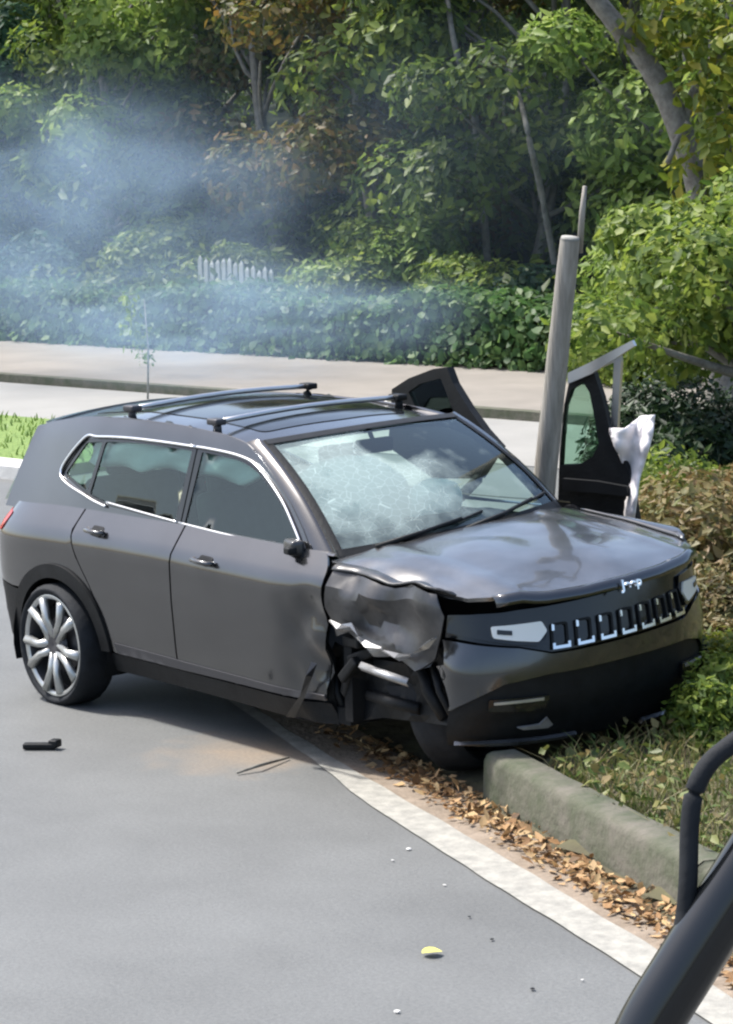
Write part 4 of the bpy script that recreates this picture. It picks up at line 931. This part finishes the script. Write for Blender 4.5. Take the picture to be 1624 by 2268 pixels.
# bank on the right
def gnd(x, y): return np.array([x, y, vz(x, y)])
BS = [(1500, 1080, .3, (.8, .8, .55), 'G_MID', 'green bush on the bank behind the white flap', .11),
 (1610, 1190, .55, (.85, .85, .85), 'G_DRY', 'rusty brown dried fern on the bank', .11),
 (1490, 1160, .4, (.5, .5, .35), 'G_YEL', 'yellow green weeds on the slope below the white flap', .09),
 (1560, 1240, .4, (.5, .5, .32), 'G_DRY', 'straw coloured brush low on the bank', .09),
 (1640, 1060, .7, (.8, .8, .8), 'G_DRY', 'orange brown bracken above the dried fern', .10),
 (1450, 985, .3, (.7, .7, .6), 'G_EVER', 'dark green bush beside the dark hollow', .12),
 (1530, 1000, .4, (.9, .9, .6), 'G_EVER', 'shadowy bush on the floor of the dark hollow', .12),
 (1390, 850, .1, (.9, .9, 1.1), 'G_MID', 'green bush just right of the leaning post', .13),
 (1660, 1290, .5, (.5, .5, .4), 'G_YEL', 'fresh weeds beside the far headlight', .07),
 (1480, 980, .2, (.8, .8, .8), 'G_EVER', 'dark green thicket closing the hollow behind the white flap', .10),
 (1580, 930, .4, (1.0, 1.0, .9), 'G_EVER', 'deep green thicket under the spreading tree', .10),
 (1600, 1420, .25, (.35, .35, .55), 'G_DRY', 'dry brown brush crowding the far end of the bumper', .06),
 (1620, 1560, .2, (.32, .32, .42), 'G_YEL', 'yellow green weeds in front of the far end of the bumper', .06),
 (1565, 1500, .25, (.26, .26, .55), 'G_DRY', 'thin straw brush leaning on the far bumper corner', .06),
 (1610, 1660, .15, (.34, .34, .40), 'G_MID', 'green weeds behind the kerb wall in front of the bumper', .06),
 (1545, 1640, .12, (.22, .22, .24), 'G_DRY', 'small dry tuft under the far bumper corner', .05),
 (1450, 1120, .3, (.45, .45, .55), 'G_YEL', 'yellow green scrub against the open front door', .07),
 (1540, 1060, .5, (.6, .6, .7), 'G_DRY', 'tall brown bracken on the bank beyond the open door', .08),
 (1640, 1330, .4, (.4, .4, .5), 'G_DRY', 'tangled straw brown brush beside the hood', .06),
 (1560, 1140, .5, (.6, .6, .45), 'G_MID', 'low green scrub between the dried fern and the hood', .08)]
for (u, v, z_, r, mk, lab, sz) in BS:
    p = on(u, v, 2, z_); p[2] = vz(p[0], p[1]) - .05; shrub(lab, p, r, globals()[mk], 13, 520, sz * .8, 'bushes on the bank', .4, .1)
cz = on(1690, 960, 2, .6); cz[2] = vz(cz[0], cz[1])
cb_ = thing('spreading_tree', 'broad low tree whose dense leaves roof over the dark hollow on the bank', 'tree', tuple(cz))
dpt = (cz - CAM) @ CF; cl = []; parts = []
for (u, v, r_) in [(1420, 660, .5), (1480, 600, .8), (1570, 590, .85), (1650, 600, .9), (1420, 730, .5), (1500, 720, .6), (1600, 720, .65), (1690, 700, .7), (1540, 500, .7), (1640, 480, .7)]:
    u += rng.normal() * 35; v += rng.normal() * 30; r_ *= rng.uniform(.55, 1.0); c = at(u, v, dpt + rng.uniform(-1.4, 1.4)); cl.append((c, (r_, r_, r_ * .6))); parts.append(limb(cz + [0, 0, 1.0], c, .05, .012, .1, 5))
for k in range(20):
    c = at(rng.uniform(1400, 1740), rng.uniform(470, 750), dpt + rng.uniform(-.8, 2.5)); q_ = rng.uniform(.25, .65); cl.append((c, (q_, q_, q_ * .6)))
make('trunk', *join_vf(limb(cz - [0, 0, .1], cz + [0, 0, 1.6], .11, .06, .1), *parts), bark, cb_); V, F = crown(cl, 560, .10, .5, .4, fill=.6); mesh_np('crown', V, F, G_MID, cb_)
def blades(name, pts, hmin, hmax, w, m, lean=.4):
    P = np.array(pts); n = len(P); h = rng.uniform(hmin, hmax, n)[:, None]; an = rng.uniform(0, 2 * math.pi, n); b = np.stack([np.cos(an), np.sin(an), np.zeros(n)], 1) * w
    ln = rng.normal(size=(n, 3)) * lean * h; ln[:, 2] = 0; up = np.array([0, 0, 1.])
    V = np.stack([P - b, P + b, P + b * .7 + ln * .35 + up * h * .55, P - b * .7 + ln * .35 + up * h * .55, P + ln + up * h], 1).reshape(-1, 3); i = np.arange(n)[:, None] * 5
    F4 = np.concatenate([i + [0, 1, 2, 3], i + [3, 2, 4, 4]], 0); F4[n:, 3] = F4[n:, 2]
    Vt = V; Ft = np.concatenate([i + [0, 1, 2], i + [0, 2, 3], i + [3, 2, 4]], 0); o = mesh_np(name, Vt, Ft, m); o['kind'] = 'stuff'; return o
gp = []
while len(gp) < 32000:
    if rng.random() < .45: l = rng.uniform(-.5, 9); n = .62 + 3.5 * rng.random() ** 1.4; x, y = lp(l, n)
    else:
        x = rng.uniform(-6, 6); y = rng.uniform(-1, 10); n, l = nl(x, y)
    q = (x + 3.0) * .75 + (y - 6.3) * .66
    if n < .62 or (l < 2.2 and n < .9) or (q < -.05 and l < 2): continue
    if -1.1 < x < 3.42 and -1.0 < y < .95: continue
    gp.append((x, y, vz(x, y) - .01))
gp = np.array(gp); k = rng.random(len(gp))
blades('grass', gp[k < .62], .04, .15, .005, leaf_mat('grass_green', [(.05, .09, .02), (.09, .14, .03), (.14, .17, .05), (.20, .19, .08)], .3), .5)
blades('dry_grass', gp[k >= .62], .05, .18, .004, leaf_mat('grass_dry', [(.16, .14, .06), (.24, .20, .09), (.32, .27, .14), (.14, .15, .05)], .3), .6)
lw = rng.uniform(0, 1, (6000, 2)); lp_ = np.array([tuple(mp(-34 + 26.5 * a, 5.6 + 2.45 * b)) + (.098,) for a, b in lw]); blades('lawn_grass', lp_, .04, .09, .012, leaf_mat('lawn_blades', [(.12, .20, .04), (.17, .26, .06), (.22, .30, .08)], .3))
P = gp[rng.random(len(gp)) < .42] + np.array([0, 0, .03]) + rng.random((1, 3)) * 0; P = P + np.stack([rng.normal(0, .04, len(P)), rng.normal(0, .04, len(P)), rng.uniform(0, .10, len(P))], 1)
V, F = leaves(P, rng.normal(size=(len(P), 3)) * .6 + [0, 0, 1], .055, .55, .2); o = mesh_np('ground_cover', V, F, leaf_mat('ground_cover', [(.05, .09, .02), (.10, .14, .03), (.16, .17, .05), (.22, .16, .07), (.07, .11, .03)], .25)); o['kind'] = 'stuff'
# dry leaves in the gutter
n = 2600; l = rng.uniform(.3, 7.5, n); w = rng.beta(1.6, 1.4, n); nn = .17 + .25 * w + .02 * (l - 2.3)
dens = np.array([ss(.2, 1.6, q) for q in l]); k = rng.random(n) < dens; l, nn = l[k], nn[k]
P = L0 + LD * l[:, None] + LN * nn[:, None]; P = np.concatenate([P, (.012 + .035 * rng.random(len(P)) * np.clip((nn - .15) / .3, .2, 1))[:, None]], 1)
N = rng.normal(size=(len(P), 3)) * .45 + [0, 0, 1]; V, F = leaves(P, N, .052, .5, 0); V[:, 2] = np.maximum(V[:, 2], .010)
o = mesh_np('leaf_litter', V, F, leaf_mat('litter', [(.13, .07, .03), (.25, .14, .06), (.38, .24, .12), (.48, .34, .17), (.10, .06, .035)], .1, .8)); o['kind'] = 'stuff'
# small things on the road
yl = on(955, 2112, 2, .01); V = [tuple(yl + np.array([.036 * math.cos(t_) * (1.25 if k == 0 else 1), .034 * math.sin(t_), .004 + .012 * abs(math.sin(t_))])) for k, t_ in enumerate(np.linspace(0, 2 * math.pi, 12, endpoint=False))]
V = [tuple(yl + Matrix.Rotation(1.1, 3, 'Z') @ (Vector(v) - Vector(yl))) for v in V] + [tuple(yl + np.array([0, 0, .004]))]
tag(make('fallen_leaf', V, [[k, (k + 1) % 12, 12] for k in range(12)], mat('yellow_leaf', (.62, .58, .12), .6)), 'single fallen yellow leaf lying on the asphalt', 'leaf')
dp = on(88, 1652, 2, .02); V, F = join_vf(box_vf(dp, (.17, .05, .03), rz=.8, bev=.01), box_vf(dp + np.array([.05, .06, .012]), (.05, .06, .04), rz=.5, bev=.01))
tag(make('debris_piece', V, F, black_plastic), 'black broken plastic piece on the road behind the rear wheel', 'debris')
s0, s1, s2 = on(525, 1712, 2, .012), on(575, 1695, 2, .03), on(640, 1678, 2, .012)
tag(make('twig', *tube_vf([s0, s1, s2], [.006, .009, .005], 6), bark), 'thin dry twig on the dusty asphalt by the edge line', 'twig')
for i in range(8):
    u, v = [(1040, 2030), (985, 1960), (880, 2240), (1090, 2080), (870, 1905), (905, 1880), (1180, 2190), (1290, 2170), (1230, 2235), (815, 2130), (760, 2160), (1010, 2150)][i % 12]
    p = on(u + rng.normal() * (0 if i < 12 else 60), v + rng.normal() * (0 if i < 12 else 40), 2, .008); s = rng.uniform(.006, .015)
    bm = bmesh.new(); bmesh.ops.create_icosphere(bm, subdivisions=1, radius=s)
    for q in bm.verts: q.co = q.co * rng.uniform(.7, 1.2); q.co.z *= .35
    bm.transform(Matrix.Translation(p)); V, F = to_vf(bm); bm.free()
    tag(make('road_chip', V, F, kerb_m if i % 3 else rubber, smooth=False), 'tiny pale stone chip or crumb lying loose on the asphalt' if i % 3 else 'tiny dark rubber crumb lying loose on the asphalt', 'chip', 'pale chips on the road' if i % 3 else 'dark crumbs on the road')
lt_ = gnd(2.95, 3.9); wp = at(1505, 942, 14.6)
V, F = loft_vf([[wp + np.array([-.06, -.05, .06]), wp + np.array([.0, .0, .02]), wp + np.array([.03, .06, .05])], [wp + np.array([-.02, -.02, -.04]), wp + np.array([.04, .03, -.02]), wp + np.array([.10, .10, .0])]])
# photographer's vehicle: mirror bracket
dk = 1.7
mbk = thing('mirror_bracket', 'black mirror bracket of the vehicle the picture is taken from', 'bracket', tuple(at(1450, 2500, dk)[:2]) + (0,))
A = at(1640, 1860, dk); B = at(1430, 2290, dk); e = at(1370, 2420, dk)
arm = [at(1740, 1790, dk), at(1660, 1920, dk), at(1590, 2030, dk), at(1520, 2140, dk), at(1440, 2270, dk), at(1380, 2400, dk)]
make('arm', *tube_vf(catmull(arm, 5), [.0205] * 26, 14), gloss_black, mbk)
arm2 = [at(1700, 1590, dk), at(1630, 1642, dk), at(1572, 1690, dk), at(1540, 1750, dk), at(1528, 1830, dk), at(1524, 1960, dk), at(1512, 2060, dk), at(1480, 2180, dk)]
make('tube', *tube_vf(catmull(arm2, 5), .0062, 12), rubber, mbk)
q = at(1380, 2400, dk); make('stand', *tube_vf([q, q + np.array([-.02, -.02, -.5]), (q[0] - .02, q[1] - .02, 0)], .035, 12), black_plastic, mbk)

# ------------------------------------------------------------------ smoke
sm = bpy.data.materials.new('smoke'); sm.use_nodes = True; t = sm.node_tree; t.nodes.remove(t.nodes['Principled BSDF']); out = t.nodes['Material Output']
pv = t.nodes.new('ShaderNodeVolumePrincipled'); pv.inputs['Color'].default_value = (.50, .69, .92, 1); pv.inputs['Anisotropy'].default_value = .2
tc = t.nodes.new('ShaderNodeTexCoord'); nz = t.nodes.new('ShaderNodeTexNoise'); nz.inputs['Scale'].default_value = 2.2; nz.inputs['Detail'].default_value = 4; nz.inputs['Distortion'].default_value = .8; nz.inputs['Roughness'].default_value = .55
ln = t.nodes.new('ShaderNodeVectorMath'); ln.operation = 'LENGTH'; t.links.new(tc.outputs['Object'], ln.inputs[0]); t.links.new(tc.outputs['Object'], nz.inputs['Vector'])
f1 = t.nodes.new('ShaderNodeMapRange'); f1.inputs[1].default_value = .35; f1.inputs[2].default_value = 1.0; f1.inputs[3].default_value = 1; f1.inputs[4].default_value = 0; f1.interpolation_type = 'SMOOTHSTEP'; t.links.new(ln.outputs['Value'], f1.inputs[0])
f2 = t.nodes.new('ShaderNodeMapRange'); f2.inputs[1].default_value = .38; f2.inputs[2].default_value = .66; t.links.new(nz.outputs['Fac'], f2.inputs[0])
m1 = t.nodes.new('ShaderNodeMath'); m1.operation = 'MULTIPLY'; t.links.new(f1.outputs[0], m1.inputs[0]); t.links.new(f2.outputs[0], m1.inputs[1])
m2 = t.nodes.new('ShaderNodeMath'); m2.operation = 'MULTIPLY'; m2.inputs[1].default_value = .30; t.links.new(m1.outputs[0], m2.inputs[0])
t.links.new(m2.outputs[0], pv.inputs['Density']); t.links.new(pv.outputs[0], out.inputs['Volume'])
low_s = sm.copy(); low_s.name = 'low_smoke'; [n for n in low_s.node_tree.nodes if n.type == 'MATH' and abs(n.inputs[1].default_value - .30) < 1e-4][0].inputs[1].default_value = .42
thin = sm.copy(); thin.name = 'thin_smoke'; [n for n in thin.node_tree.nodes if n.type == 'MATH' and abs(n.inputs[1].default_value - .30) < 1e-4][0].inputs[1].default_value = .04
for (u, v, d), r, mm_, lab in (((130, 470, 33), (3.7, 2.2, 2.1), sm, 'thick blue grey smoke drifting in front of the trees'), ((480, 710, 28), (3.2, 1.5, .85), low_s, 'pale smoke spreading low over the hedge to the car roof'), ((800, 420, 34), (6.5, 2.2, 3.0), thin, 'faint thin smoke veiling the trees behind the car')):
    bm = bmesh.new(); bmesh.ops.create_icosphere(bm, subdivisions=3, radius=1); me = bpy.data.meshes.new('smoke'); bm.to_mesh(me); bm.free(); me.materials.append(mm_)
    o = bpy.data.objects.new('smoke', me); COL.objects.link(o); o.location = at(u, v, d); o.scale = r; o.rotation_euler = (0, 0, math.atan2(CR[1], CR[0])); o['kind'] = 'stuff'; o['label'] = lab
